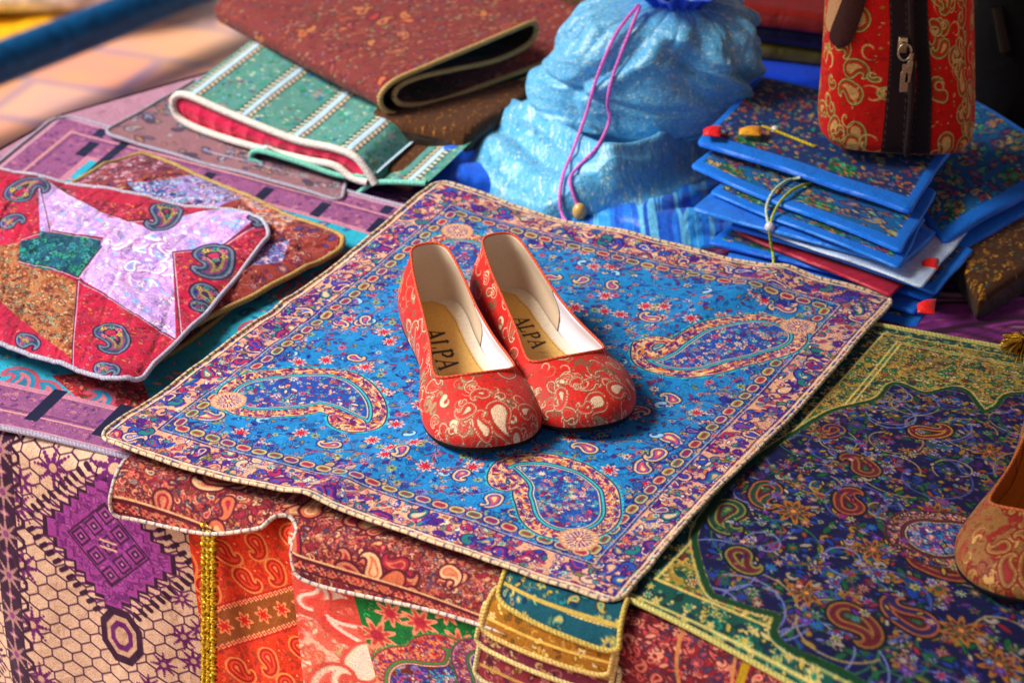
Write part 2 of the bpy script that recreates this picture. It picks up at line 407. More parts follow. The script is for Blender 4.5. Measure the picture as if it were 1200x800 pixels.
# ------------------------------------------------------------------ the setting: ground behind and below the stall
def simple_mat(name, build):
    m = bpy.data.materials.new(name); m.use_nodes = True; build(m.node_tree, m.node_tree.nodes, m.node_tree.links, m.node_tree.nodes['Principled BSDF']); return m
def _pave(t, n, L, b):
    b.inputs['Roughness'].default_value = .7
    tc = n.new('ShaderNodeTexCoord'); mp = n.new('ShaderNodeMapping'); mp.inputs['Rotation'].default_value = (0, 0, R(20)); L.new(tc.outputs['Object'], mp.inputs[0])
    br = n.new('ShaderNodeTexBrick'); br.inputs['Scale'].default_value = 1.6; br.inputs['Mortar Size'].default_value = .02
    br.inputs['Color1'].default_value = (.74, .30, .15, 1); br.inputs['Color2'].default_value = (.62, .45, .36, 1); br.inputs['Mortar'].default_value = (.22, .2, .33, 1)
    L.new(mp.outputs[0], br.inputs['Vector'])
    nz = n.new('ShaderNodeTexNoise'); nz.inputs['Scale'].default_value = 2.2; nz.inputs['Detail'].default_value = 4; L.new(mp.outputs[0], nz.inputs['Vector'])
    cr = n.new('ShaderNodeValToRGB'); e = cr.color_ramp.elements
    e[0].position = .35; e[0].color = (.62, .20, .34, 1); e[1].position = .62; e[1].color = (.80, .52, .36, 1); x = e.new(.48); x.color = (.86, .38, .14, 1)
    L.new(nz.outputs['Fac'], cr.inputs[0])
    mx = n.new('ShaderNodeMix'); mx.data_type = 'RGBA'; mx.inputs[0].default_value = .4; L.new(br.outputs['Color'], mx.inputs[6]); L.new(cr.outputs[0], mx.inputs[7]); L.new(mx.outputs[2], b.inputs['Base Color'])
M_PAVE = simple_mat('pavement', _pave)
GZ = -.75
M_WOOD0 = mat('pole_wood', attr=False, color='5a3c24', rough=.7, weave=30, sheen=0)
V = [(-60, -60, GZ), (60, -60, GZ), (60, 60, GZ), (-60, 60, GZ)]
g = part('ground', V, [(0, 1, 2, 3)], M_PAVE, sm=False); g['kind'] = 'structure'; g['label'] = 'sunlit orange and pink stone paving behind the stall'
def px_g(x, y, z=GZ): return on_z(x, y, z)
def box(c0, ax, ay, az):
    """corner and three edge vectors"""
    c0 = np.array(c0, float); ax, ay, az = map(lambda v: np.array(v, float), (ax, ay, az))
    V = [c0 + i * ax + j * ay + k * az for k in (0, 1) for j in (0, 1) for i in (0, 1)]
    F = [(0, 2, 3, 1), (4, 5, 7, 6), (0, 1, 5, 4), (2, 6, 7, 3), (0, 4, 6, 2), (1, 3, 7, 5)]
    return np.array(V), np.array(F)
def bevbox(name, c0, ax, ay, az, m, parent, w=.01):
    V, F = box(c0, ax, ay, az); o = part(name, V, F, m, parent, sm=False)
    b = o.modifiers.new('b', 'BEVEL'); b.width = w; b.segments = 3; return o
# blue painted kerb rail running along the paving
a, b_ = px_g(-60, 98, GZ + .10), px_g(300, -42, GZ + .10)
d = (b_ - a); d2 = np.array([d[1], -d[0], 0]); d2 /= np.linalg.norm(d2)
M_RAIL = mat('blue_painted_metal', attr=False, color='0a4a78', rough=.4, sheen=0, weave=60)
M_BLK = mat('shadow_gap_rubber', attr=False, color='0a0808', rough=.8, sheen=0)
rl = thing('rail', 'dark blue painted rail crossing the orange paving at the upper left', 'rail', [*(a[:2]), GZ])
V, F, _ = tube(np.array([a + (b_ - a) * t for t in np.linspace(-1, 1.6, 30)]), .034, 20)
part('tube', V, F, M_RAIL, rl)
# bright yellow mat and white sack lying behind the rail
c = px_g(60, 18); M_YEL = mat('yellow_plastic_mat', attr=False, color='f0b010', rough=.5, sheen=0, weave=30)
def grid_mat(q, z, hf, n=60):
    U, V_ = np.meshgrid(np.linspace(0, 1, n), np.linspace(0, 1, n)); w = [px_g(x, y, z)[:2] for x, y in q]
    XY = hap(homog(SQ, w), np.stack([U, V_], -1)); return np.dstack([XY, z + hf(U, V_)])
G = grid_mat([(-160, -60), (330, -90), (185, 10), (-160, 105)], GZ + .02, lambda U, V: .01 * np.sin(U * 9 + V * 5) + .01)
th = thing('floor_mat', 'bright yellow mat spread on the paving beyond the blue rail', 'mat', G.reshape(-1, 3).mean(0) * [1, 1, 0] + [0, 0, GZ])
part('mat_sheet', G, gridF(60, 60), M_YEL, th)
M_WHT = mat('white_sack', attr=False, color='f4efe0', rough=.6, weave=40)
c = px_g(62, 8); u = np.linspace(0, 2 * pi, 48, endpoint=False); v = np.linspace(0, pi, 24); U, V_ = np.meshgrid(u, v)
rr = 1 + .08 * noise2(U, V_, 3, 2)
G = np.dstack([c[0] + .24 * rr * np.sin(V_) * np.cos(U), c[1] + .16 * rr * np.sin(V_) * np.sin(U), GZ + .075 + .06 * rr * np.cos(V_)])
o = part('cloth_sack', G, gridF(24, 48, True), M_WHT); o['label'] = 'small white bundle lying on the yellow mat'; o['category'] = 'bundle'

# ------------------------------------------------------------------ unseen cloth sheet on poles, added to shade the right-hand end of the table
aw = thing('added_awning', 'unseen ochre cloth sheet on poles, added to shade the right end of the stall', 'added_awning', [.9, 1.9, GZ])
AX0, AX1, AY0, AY1, AZ = -.64, 1.9, .45, 3.6, .98
U, V_ = np.meshgrid(np.linspace(0, 1, 90), np.linspace(0, 1, 110)); sag = -.07 * np.sin(U * pi) * np.sin(V_ * pi) - .015 * np.abs(np.sin(V_ * pi * 7)) * (U < .02)
G = np.dstack([AX0 + (AX1 - AX0) * U, AY0 + (AY1 - AY0) * V_, AZ + .10 * U + sag]); M_ADDED_AWN = mat('added_awning_canvas', attr=False, color='8a6a3c', rough=.9, weave=200)
part('added_canopy', G, gridF(110, 90), M_ADDED_AWN, aw)
for x, y in ((1.86, .5), (1.86, 3.55), (AX0 + .04, .49)):
    V, F, _ = tube(np.array([[x, y, GZ], [x, y, 0], [x, y, AZ + .06]]), .018, 14); part('added_pole', V, F, M_WOOD0, aw)

# ------------------------------------------------------------------ stall table
LE = on_z(-60, 212)[:2], on_z(74, 137)[:2]                  # far left edge of the table top
ld = LE[1] - LE[0]; ld /= np.linalg.norm(ld)
def isect(p, d, q, e):
    A = np.array([d, -e]).T; t = np.linalg.solve(A, q - p); return p + d * t[0]
TL = isect(LE[0], ld, E0[:2], ED); TBL = on_z(74, 137)[:2]; TFR = E0[:2] + ED * 1.25; TBR = on_z(1500, -275)[:2]
M_WOOD = mat('stall_wood', attr=False, color='4a3020', rough=.7, weave=30, sheen=0)
tb = thing('stall_table', 'wooden market stall table hidden under the patterned cloths', 'table', [*((TL + TBR) / 2), GZ])
inn = lambda p, k=.97: (TL + TBR) / 2 + (p - (TL + TBR) / 2) * k
w = [inn(p) for p in (TL, TFR, TBR, TBL)]
V = np.array([[*p, -.03] for p in w] + [[*p, -.004] for p in w]); F = [(0, 3, 2, 1), (4, 5, 6, 7), (0, 1, 5, 4), (1, 2, 6, 5), (2, 3, 7, 6), (3, 0, 4, 7)]
part('table_top', V, F, M_WOOD, tb, sm=False)
for p in w:
    p = (TL + TBR) / 2 + (p - (TL + TBR) / 2) * .93; V, F = box([p[0] - .03, p[1] - .03, GZ], (.06, 0, 0), (0, .06, 0), (0, 0, -GZ - .03)); part('leg', V, F, M_WOOD, tb, sm=False)

# ------------------------------------------------------------------ tablecloth: beige and purple kilim weave, top and front drop
SM = 1700
S0, S1, T0, T1 = -.12, .40, -.07, .34
cv = Cv(int((S1 - S0) * SM), int((T1 - T0) * SM), 'd8bca4', 11)
def f_px(pts):
    a = np.array(pts, float); s, t = st(a[:, 0], a[:, 1]); return np.stack([(s - S0) * SM, (t - T0) * SM], -1)
cv.px = f_px
PU, PD, PM = '6a2068', '3c1038', 'a04c98'
def hexlat(cv, pitch, c, w=1.5, ang=0., off=(0, 0)):
    ca, sa = cos(ang), sin(ang)
    for j in range(-40, 60):
        for i in range(-40, 60):
            x = i * pitch * 1.0 + (j % 2) * pitch * .5; y = j * pitch * .62
            pts = [(x, y), (x, y + pitch * .36), (x + pitch * .5, y + pitch * .62), (x, y + pitch * .36), (x - pitch * .5, y + pitch * .62)]
            pts = [(off[0] + a * ca - b * sa, off[1] + a * sa + b * ca) for a, b in pts]
            if max(p[0] for p in pts) < 0 or min(p[0] for p in pts) > cv.w or max(p[1] for p in pts) < 0 or min(p[1] for p in pts) > cv.h: continue
            cv.line(pts, w, c)
def star(cv, x, y, r, c, c2):
    for k in range(8):
        a = k * pi / 4; sl, d = cv.chain([(x + r * t * cos(a), y + r * t * sin(a)) for t in np.linspace(0, 1, 6)], [r * .16 * (1 - .7 * t) + .5 for t in np.linspace(0, 1, 6)])
        if sl is not None: cv.layers(sl, d, [(0, c)])
    sl, d = cv.chain([(x, y)], [r * .22])
    if sl is not None: cv.layers(sl, d, [(0, c2)])
def diamond(cv, cx, cy, rx, ry, ang=0.):
    ca, sa = cos(ang), sin(ang)
    tr = lambda P: [(cx + (a * rx) * ca - (b * ry) * sa, cy + (a * rx) * sa + (b * ry) * ca) for a, b in P]
    def stepped(k, n=7):
        out = []
        for qx, qy in ((1, 1), (-1, 1), (-1, -1), (1, -1)):
            seg = []
            for i in range(n):
                a = 1 - i / n; b = i / n; seg += [(a, b), (a, b + 1 / n)]
            seg = [(a * qx * k, b * qy * k) for a, b in seg]
            if qx * qy < 0: seg = seg[::-1]
            out += seg
        return out
    # toothed fringe: comb of little hooked bars outside the diamond
    for qx, qy in ((1, 1), (-1, 1), (-1, -1), (1, -1)):
        for i in range(11):
            t = (i + .5) / 11; a, b = (1 - t) * qx, t * qy
            p = tr([(a * 1.02, b * 1.02), (a * 1.02 + .13 * qx, b * 1.02 + .02 * qy), (a * 1.02 + .22 * qx, b * 1.02 + .09 * qy)])
            cv.line(p, rx * .035, PU); cv.line(tr([(a * 1.02 + .19 * qx, b * 1.02 + .05 * qy), (a * 1.02 + .26 * qx, b * 1.02 + .1 * qy)]), rx * .07, PD)
    m0 = cv.m
    for k, c in ((1.0, PD), (.93, PM), (.80, PU), (.76, PM)):
        cv.region(tr(stepped(k))); cv.fill(c)
    cv.region(tr(stepped(.9))); cv.ornate(260, 8, 16, ['b060a8', '7a3080', 'a85aa0', '8a3c88'], PU, 'lhs')
    for a, b in ((0, .45), (0, -.45), (.42, 0), (-.42, 0), (.2, .22), (-.2, .22), (.2, -.22), (-.2, -.22), (.0, .0)):
        for s_, c in ((.16, PD), (.12, PM), (.07, PD), (.03, 'c090b8')):
            cv.region(tr([(a + s_, b), (a, b + s_), (a - s_, b), (a, b - s_)])); cv.fill(c)
    for b in (-.05, .05): cv.m = None; cv.line(tr([(-.12, b), (.12, b)]), 3, 'd8b8a0')
    cv.line(tr([(-.62, .0), (0, .62), (.62, 0), (0, -.62), (-.62, 0)]), 2, PD)
    cv.m = m0
o_ = f_px([(60, 640)])[0]
hexlat(cv, 25, '4a1c48', 1.8, 0.0, (o_[0], o_[1]))
dc = f_px([(132, 640)])[0]; dxx = f_px([(190, 655)])[0] - dc
diamond(cv, dc[0], dc[1] - 6, 86, 84, .0)
for x, y, r in [(66, 545, 24), (30, 560, 20), (27, 588, 22), (36, 655, 22), (50, 722, 22), (60, 785, 22), (215, 745, 16), (225, 775, 16), (195, 775, 15), (180, 798, 15), (233, 738, 14), (214, 700, 12), (132, 548, 30)]:
    c0 = f_px([(x, y)])[0]; star(cv, c0[0], c0[1], r, PU, 'c9a890')
c0 = f_px([(148, 740)])[0]
for rr_, c in ((38, PD), (27, 'c9a890'), (20, PU), (12, 'c9a890')):
    cv.region([(c0[0] + rr_ * .8 * cos(a), c0[1] + rr_ * sin(a)) for a in np.linspace(0, 2 * pi, 8, endpoint=False) + .39]); cv.fill(c)
cv.m = None
# dark border column on the left
bl = f_px([(2, 540), (22, 540), (44, 798), (22, 798)])
x0 = f_px([(-2, 600)])[0][0]; x1 = f_px([(30, 640)])[0][0]
cv.region([(x0, -10), (x1, -10), (x1, cv.h + 10), (x0, cv.h + 10)]); cv.fill('3a1236')
yy = -20
while yy < cv.h + 20:
    star(cv, (x0 + x1) / 2, yy, 19, 'b08a88', '8a4a80'); cv.flower((x0 + x1) / 2, yy + 26, 8, 4, '8a4a80', 'c9a890', 'b08a88'); yy += 52
cv.m = None
for yy in range(0, cv.h, 26): cv.line([(x1, yy), (x1 + 9, yy + 6), (x1 + 9, yy + 14), (x1, yy + 20)], 4, PD)
for yy in range(-60, cv.h, 150): diamond(cv, x0 - 70, yy + 30, 50, 60)
nu, nv = cv.w, cv.h
U, V_ = np.meshgrid(np.linspace(0, 1, nu), np.linspace(0, 1, nv)); s_, t_ = S0 + U * (S1 - S0), T0 + V_ * (T1 - T0)
def edge_profile(s_, t_, rad=.012, off=0.):
    """cloth lying on the table (t<0) and bending over its edge (t>0) to hang; returns distance out and height"""
    r = rad + off; L = pi / 2 * r; a = np.clip((t_ + L / 2) / r, 0, pi / 2)
    out = np.where(t_ < -L / 2, t_ + L / 2 - r, -r + r * np.sin(a)); z = np.where(t_ < -L / 2, 0, r * np.cos(a) - r)
    z = np.where(t_ > L / 2, -r - (t_ - L / 2), z) + off
    return out + off, z
def drape_point(s_, t_, off=0., wav=None):
    o_, z = edge_profile(s_, t_, off=off)
    if wav is not None: o_ = o_ + wav
    return E0[0] + ED[0] * s_ + EN[0] * o_, E0[1] + ED[1] * s_ + EN[1] * o_, z
wav = np.clip(t_ / .15, 0, 1) * .006 * (np.sin(s_ * 26 + .6 * np.sin(t_ * 14)) + .5 * np.sin(s_ * 61 + 1)) + 0
X, Y, Z = drape_point(s_, t_, .0035, wav)
tc = thing('tablecloth', 'beige kilim style tablecloth with purple diamond and lattice covering the stall table', 'tablecloth', [*((TL + TBR) / 2), 0])
part('front_drop', np.dstack([X, Y, Z]), gridF(nv, nu), M_CLOTH, tc, cv.a)
# the rest of the top, coarser, and the drops at the other sides
TW = np.linalg.norm(TFR - TL); TD = np.linalg.norm(TBL - TL); tn = -(EN)
cvt = Cv(1000, 1000, 'b8909c', 12); KX, KY = 1000 / 1.25, 1000 / 1.25
topuv = homog(SQ, [TL, TFR, TBR, TBL]); topinv = np.linalg.inv(topuv)
cvt.px = lambda pts: hap(topinv, P2(pts)[:, :2]) * 999
cvt.a[:] = C('b890a4')
hexlat(cvt, 16, '7a3c7c', 1.6, .0)
for px_, py_, r1, r2 in [(600, 235, 48, 30), (470, 215, 30, 22), (800, 305, 34, 24), (690, 290, 30, 18), (1120, 350, 46, 36), (1190, 420, 40, 30), (540, 205, 20, 14)]:
    c0 = cvt.px([(px_, py_)])[0]; diamond(cvt, c0[0], c0[1], r1, r2 * 1.3)
for i in range(90):
    x, y = cvt.rs.uniform(0, 1000, 2); star(cvt, x, y, 9, PU, 'c9a890')
n = 1000; U, V_ = np.meshgrid(np.linspace(0, 1, n), np.linspace(0, 1, n))
XY = hap(topuv, np.stack([U, V_], -1)); Xt, Yt = XY[..., 0], XY[..., 1]
# cut this sheet so it starts where the finely woven front strip ends
lam = (np.stack([Xt, Yt], -1) - E0[:2]) @ EN; sl_ = (np.stack([Xt, Yt], -1) - E0[:2]) @ ED
part('top_sheet', np.dstack([Xt, Yt, .0004 + .0006 * (1 + noise2(Xt, Yt, 5, 12)) - .0035 * (lam > -.035)]), gridF(n, n), M_CLOTH, tc, cvt.a)
def side_drop(p, q, name):
    s = np.linspace(0, 1, 160)[None, :]; t = np.linspace(0, .33, 60)[:, None]; d_ = (q - p); L = np.linalg.norm(d_); d_ = d_ / L; nn = np.array([d_[1], -d_[0]])
    w_ = .004 + t * .05 * (1 + np.sin(s * L * 30))
    G = np.dstack([p[0] + d_[0] * s * L + nn[0] * w_, p[1] + d_[1] * s * L + nn[1] * w_, .001 - t + 0 * s])
    u_ = (s * L * 1.0 + 0 * t) % 1; return part(name, G, gridF(60, 160), M_CLOTH, tc, samp(cvt, u_, .3 + t + 0 * s))
side_drop(TBL, TL, 'side_drop'); side_drop(TBR, TBL, 'back_drop')

# ------------------------------------------------------------------ helpers for hanging panels over the front edge
def hang(name, parent, quad, cv, off, m=None, nu=None, nv=None, wavk=.5, sag=None):
    """panel over the front edge; quad of photo pixels converted to (s,t)"""
    a = np.array(quad, float); s, t = st(a[:, 0], a[:, 1]); H = homog(SQ, np.c_[s, t])
    nu = nu or cv.w; nv = nv or cv.h
    U, V_ = np.meshgrid(np.linspace(0, 1, nu), np.linspace(0, 1, nv)); q = hap(H, np.stack([U, V_], -1)); s_, t_ = q[..., 0], q[..., 1]
    wv = np.clip(t_ / .15, 0, 1) * wavk * .01 * (np.sin(s_ * 26 + .6 * np.sin(t_ * 14)) + .5 * np.sin(s_ * 61 + 1))
    if sag is not None: wv = wv + sag(U, V_)
    X, Y, Z = drape_point(s_, t_, off, wv); G = np.dstack([X, Y, Z])
    return part(name, G, gridF(nv, nu), m or M_CLOTH, parent, samp(cv, U, V_)), G
def hcv(quad, dens, base, seed):
    a = np.array(quad, float); s, t = st(a[:, 0], a[:, 1]); P = np.c_[s, t]; H = np.linalg.inv(homog(SQ, P))
    cv = Cv(int(np.linalg.norm(P[1] - P[0]) * dens), int(np.linalg.norm(P[3] - P[0]) * dens), base, seed)
    def f(pts):
        a = np.array(pts, float); s, t = st(a[:, 0], a[:, 1]); return hap(H, np.c_[s, t]) * [cv.w - 1, cv.h - 1]
    cv.px = f; return cv
# patchwork hanging: gold trim, orange, pink, green and striped burgundy panels
pw = thing('patchwork_hanging', 'patchwork cloth of orange, pink, green and burgundy paisley panels hanging over the front edge', 'hanging cloth', [*(on_front(500, 700)[:2]), 0])
SMP = 1700
q = [(243, 560), (372, 600), (378, 860), (247, 860)]; cv = hcv(q, SMP, 'd8451c', 21)
w_, h_ = cv.w, cv.h
cv.ornate(900, 6, 14, ['c03010', 'e86a30', 'a05020'], 'a83010', 'lhs')
sl_o = -.52
for k in range(-3, 9):
    y0 = k * 78 + 60
    cv.m = np.clip(13 - np.abs((np.indices((h_, w_))[0] - (y0 + np.indices((h_, w_))[1] * sl_o))) , 0, 1).astype(f4) * 1.0
    if k % 2 == 0:
        cv.m = np.clip(24 - np.abs((np.indices((h_, w_))[0] - (y0 + np.indices((h_, w_))[1] * sl_o))), 0, 1).astype(f4)
        cv.fill('9a5a20'); cv.m = None
        for i in range(0, w_ + 30, 26): cv.flower(i, y0 + i * sl_o, 12, 6, 'f0a070', 'c02010', 'd84020')
        for o_ in (-24, 24):
            for i in range(0, w_, 7): cv.flower(i, y0 + o_ + i * sl_o, 4, 4, 'f4b088', 'c02010')
            cv.line([(0, y0 + o_ * 1.2), (w_, y0 + o_ * 1.2 + w_ * sl_o)], 2, 'b02010')
    else:
        cv.m = None
        for i in range(-10, w_ + 40, 44):
            for dy in (-22, 20):
                xx = i + (dy > 0) * 22; cv.pais(xx, y0 + dy + xx * sl_o, 33, 2.6, (i // 44) % 2 == 0, [(3, 'e8955a'), (0, 'b01c08'), (-3, 'e05a30'), (-6, 'b82008'), (-8.5, 'f09060')])
                cv.flower(xx + 17, y0 + dy - 12 + xx * sl_o, 5, 5, 'c83010', 'f0a070')
cv.m = None
hang('orange_panel', pw, q, cv, .0045)
q = [(368, 590), (440, 612), (520, 860), (372, 860)]; cv = hcv(q, SMP, 'ecc0a8', 22)
cv.ornate(900, 7, 16, ['e8806c', 'f4d8c0', 'e0604c', 'c8b088', 'f0b0a0'], 'd0604f', 'phls'); cv.ornate(60, 34, 60, ['f0d8c0', 'e87868', 'f4dccc', 'd8584c'], 'd0604f', 'p')
hang('pink_panel', pw, q, cv, .0052)
q = [(425, 600), (660, 665), (690, 860), (470, 860)]; cv = hcv(q, SMP, '0c7a3c', 23)
cv.ornate(900, 6, 13, ['209a50', '30b068', '106030', 'c89070', '18784a'], '085028', 'lshd')
P = cv.px([(465, 715), (500, 725), (450, 765), (545, 750), (590, 790), (450, 740), (530, 715)])
for i, p in enumerate(P): cv.flower(p[0], p[1], 16 + 4 * (i % 2), 8, 'e8a080', 'b03048', 'c85a50', i)
cv.boteh(cv.px([(500, 800), (540, 790), (535, 760), (505, 752), (490, 765)]), [46, 34, 17, 9, 5], .8, '9a2030', 'e0a078', '40a060', '7a3020', 'c84038')
cv.boteh(cv.px([(590, 800), (570, 775), (560, 765)]), [44, 30, 12], .8, '7a2050', 'c8a0a8', '30905a', '604060', 'a85070')
hang('green_panel', pw, q, cv, .0059)
q = [(700, 640), (960, 740), (960, 900), (690, 860)]; cv = hcv(q, SMP, '8a2430', 24)
cv.ornate(2200, 8, 20, ['b84850', 'c87868', '702030', 'd89880', '504060'], '5a1020', 'phlsf')
for X_ in range(0, 9):
    x = cv.w * (X_ + .3) / 8
    if X_ % 2: cv.line([(x, 0), (x * .93, cv.h)], 4, 'c08858')
P = cv.px([(885, 770), (870, 830)]); cv.line(P, 10, 'b09018')
hang('burgundy_panel', pw, q, cv, .0059)
# gold metallic trim between tablecloth and orange panel
a = np.stack([np.full(120, 245.), np.linspace(612, 850, 120)], -1); P = on_front(a[:, 0], a[:, 1], .011)
s_t = np.linspace(0, 1, 120)
cvx = []
for j, dx in enumerate((-.0034, 0, .0034)):
    Q = P + np.array([ED[0], ED[1], 0]) * dx; Q = resamp(Q, .0009); n = len(Q); ss = np.arange(n) * .0009
    Q += np.array([ED[0], ED[1], 0]) * (.0010 * np.sin(ss / .0045 * 2 * pi + j * 2.1))[:, None] + np.array([EN[0], EN[1], 0]) * (.0005 * np.cos(ss / .0027 * 2 * pi + j))[:, None]
    V, F, th = tube(Q, .0020 * (1 + .18 * np.sin(ss / .0023 * 6.28 + j)), 8); w = (.5 + .5 * np.sin(ss[:, None] / .0046 * 6.28 + 2 * th[None] + j))[..., None]
    cvx.append((V, F, (C('fff070') * w + C('b07c08') * (1 - w)).reshape(-1, 3)))
o = 0; VV, FF, CC = [], [], []
for V, F, c in cvx: VV.append(V); FF.append(F + o); CC.append(c); o += len(V)
part('gold_trim', np.concatenate(VV), np.concatenate(FF), M_GLITTER, pw, np.concatenate(CC))

# ------------------------------------------------------------------ cloths lying on the table
def hmix(a, seed, fr=18): return lambda X, Y, U, V: a * noise2(X, Y, seed, fr)
# purple striped cloth with turquoise centre
qs = Quad([(70, 133), (535, 258), (262, 562), (-300, 432)], .004); cv = qs.canvas(1500, '3ab4cc', 31)
print('striped', qs.lu, qs.lv, cv.w, cv.h)
w_, h_ = cv.w, cv.h
cv.ornate(1500, 10, 24, ['2a90c0', '40b8c8', 'c87088', '2a70a0', 'e0a0a0', '40b8a0'], '2a84a8', 'phlds')
for P in ([(395, 300), (480, 250), (470, 330), (330, 372), (280, 400)], [(130, 500), (190, 505), (160, 430), (60, 440)]):
    cv.region(cv.px(P)); cv.fill('b83040'); cv.ornate(300, 8, 18, ['d8505c', '8a2038', 'e89080', '507040'], '701828', 'phld')
cv.m = None
for x, y, a in [(345, 345, 0), (300, 385, 1), (40, 470, .3), (100, 480, .5), (330, 395, 1.2), (20, 455, 0)]:
    p = cv.px([(x, y)])[0]; cv.pais(p[0], p[1], 60, a, True, [(2, 'c06078'), (-3, '2a90b0'), (-8, 'd08090'), (-12, '3a80a0')])
X, Y = cv.grid(); e = np.minimum(np.minimum(X, w_ - 1 - X), np.minimum(Y, h_ - 1 - Y)); BW = 88
cv.m = np.clip(BW - e, 0, 1); cv.fill('9a6490'); cv.ornate(4200, 6, 12, ['b880a8', '805088', 'c89098', 'a06898', '6a4880', 'b07080'], '6a3870', 'fhdls')
for d0, w2, c in ((6, 3, 'c8a0b0'), (34, 2, 'd8a8a8'), (40, 1.5, '6a4070'), (82, 2, 'd8a8a8'), (86, 1.5, '6a4070'), (BW - 3, 4, 'c890a8')):
    cv.m = np.clip(w2 - np.abs(e - d0), 0, 1); cv.fill(c)
cv.m = None
def rect(cv, x0, y0, x1, y1, c): cv.a[max(0, int(y0)):max(0, int(y1)), max(0, int(x0)):max(0, int(x1))] = C(c)
for k in range(0, w_ - 60, 82):                             # navy bars along both visible borders
    rect(cv, k + 66, 44, k + 80, 84, '141c44'); rect(cv, k + 60, 8, k + 74, 30, '1c2450'); rect(cv, k + 66, h_ - 96, k + 82, h_ - 26, '141c44')
rect(cv, 100, 0, 112, 150, '141c44')
sheet('border_cloth', 'turquoise square cloth with wide purple striped border and navy bars, under the patchwork quilts', 'table cloth', qs, cv, hmix(.0012, 4), .05, (.0018, 'cfc8d0', '8a86a8'))

# quilted covers, three stacked
def quilt_h(a, seed, k=46.):
    def f(X, Y, U, V):
        e = np.minimum(np.minimum(U, 1 - U), np.minimum(V, 1 - V)); return a * noise2(X, Y, seed, 22, 3) + .0018 * (1 - 2 * np.abs(noise2(X, Y, seed + 3, 40, 2))) + .006 * (1 - np.exp(-e * 18)) - .0006 * np.exp(-((np.sin(U * k + 1.5 * np.sin(V * 5))) ** 2) * 14)
    return f
q3 = Quad([(120, 212), (322, 322), (158, 447), None], .006); cv = q3.canvas(1300, '8a4838', 32)
cv.ornate(2600, 6, 13, ['b07060', 'd0a088', '702838', '507080', 'c88058'], '401820', 'fhdlp')
sheet('quilted_cover', 'brown quilted cover with gold cord edge, lowest of the three beside the blue cloth', 'quilt', q3, cv, quilt_h(.0015, 7), .06, (.0020, 'c8b070', '8a7440'), 'quilted patchwork covers', M_QUILT)
q2 = Quad([(165, 176), (414, 286), (150, 420), None], .0125); cv = q2.canvas(1300, 'a05048', 33)
w_, h_ = cv.w, cv.h
cv.ornate(2600, 6, 14, ['c07868', 'd8a890', '803050', '5a5090', 'b04040'], '501828', 'fhdlps')
for P, g_, pal in [([(190, 225), (230, 205), (300, 232), (240, 262)], 'b8a0d8', ['80c0e8', 'e8d8f0', '9080c8']), ([(150, 225), (200, 222), (240, 250), (180, 250)], '5090c8', ['a8d0e8', 'c8a0d0', '3060a0']),
                   ([(165, 178), (215, 200), (150, 225), (60, 215)], '88404c', ['a86068', '603048', 'c08888']), ([(265, 222), (350, 255), (330, 285), (290, 250)], 'd87850', ['f0b090', 'a84830', 'e8d0b0']),
                   ([(300, 300), (340, 290), (330, 315), (295, 322)], 'a090d0', ['80b0e0', 'e8c0e0', '7060a8'])]:
    cv.region(cv.px(P)); cv.fill(g_); cv.ornate(220, 7, 14, pal + ['e0c8d8'], '604070', 'fhdls')
cv.m = None
sheet('quilted_cover', 'russet patchwork quilted cover with gold cord edge, middle one of the three', 'quilt', q2, cv, quilt_h(.0022, 8), .08, (.0021, 'd8c088', '907a48'), 'quilted patchwork covers', M_QUILT)
q1 = Quad([(-135, 178), (330, 262), (158, 458), (-190, 338)], .021); cv = q1.canvas(1650, 'e0305a', 34)
print('star', q1.lu, q1.lv, cv.w, cv.h)
RED = ['c84868', 'a01840', 'd07868', 'b82858', 'c06080', '8a2048']
cv.m = None; cv.fill('b82850'); cv.ornate(2500, 7, 15, RED, '901840', 'hsld')
def patchp(P, g_, pal, n, dk, s0=8, s1=18, kinds='fhdlsp'):
    cv.region(cv.px(P)); cv.fill(g_); cv.ornate(n, s0, s1, pal, dk, kinds); cv.m = None
patchp([(-20, 275), (25, 290), (30, 318), (90, 338), (85, 428), (45, 400), (0, 360), (-60, 330)], 'b88058', ['e0b890', 'a05838', '90a088', 'c88860', '804040'], 900, '6a3828', 7, 15)
patchp([(25, 208), (90, 228), (88, 250), (20, 248)], '9a4050', ['c07080', '703048', 'b89098'], 120, '501828')
patchp([(0, 240), (45, 255), (45, 300), (-30, 290)], 'c07060', ['e0a890', 'a04850', '905878'], 200, '602838')
LAV = ['f8ecff', 'c8a8ec', 'f0c0f0', 'a8c8f8', 'dcb8f0', 'ffffff']
patchp([(45, 210), (62, 222), (100, 245), (150, 268), (250, 250), (325, 250), (265, 288), (203, 302), (206, 398), (150, 372), (92, 332), (118, 300), (122, 290), (60, 282), (48, 285)], 'dcc0f0', LAV, 700, 'c098d8', 9, 22, 'hsld')
cv.region(cv.px([(130, 300), (180, 280), (205, 300), (200, 340), (150, 345)])); cv.ornate(50, 24, 50, LAV, 'c8a0e0', 'ps')
cv.m = None
patchp([(26, 290), (50, 283), (118, 292), (120, 302), (93, 334), (50, 325), (22, 312)], '186078', ['2a90a0', '60b0b0', '104860', '3aa080'], 150, '0c3850', 8, 20)
for P, n_ in ([(203, 302), (265, 288), (328, 256), (300, 300), (212, 395)], 4), ([(92, 336), (150, 372), (206, 400), (180, 440), (85, 432)], 4), ([(95, 240), (230, 255), (170, 272), (130, 262)], 2), ([(-30, 215), (42, 215), (46, 290), (-40, 300)], 3):
    patchp(P, 'c02050', RED + ['e09858'], 420, '8a1038', 6, 14, 'hsldf')
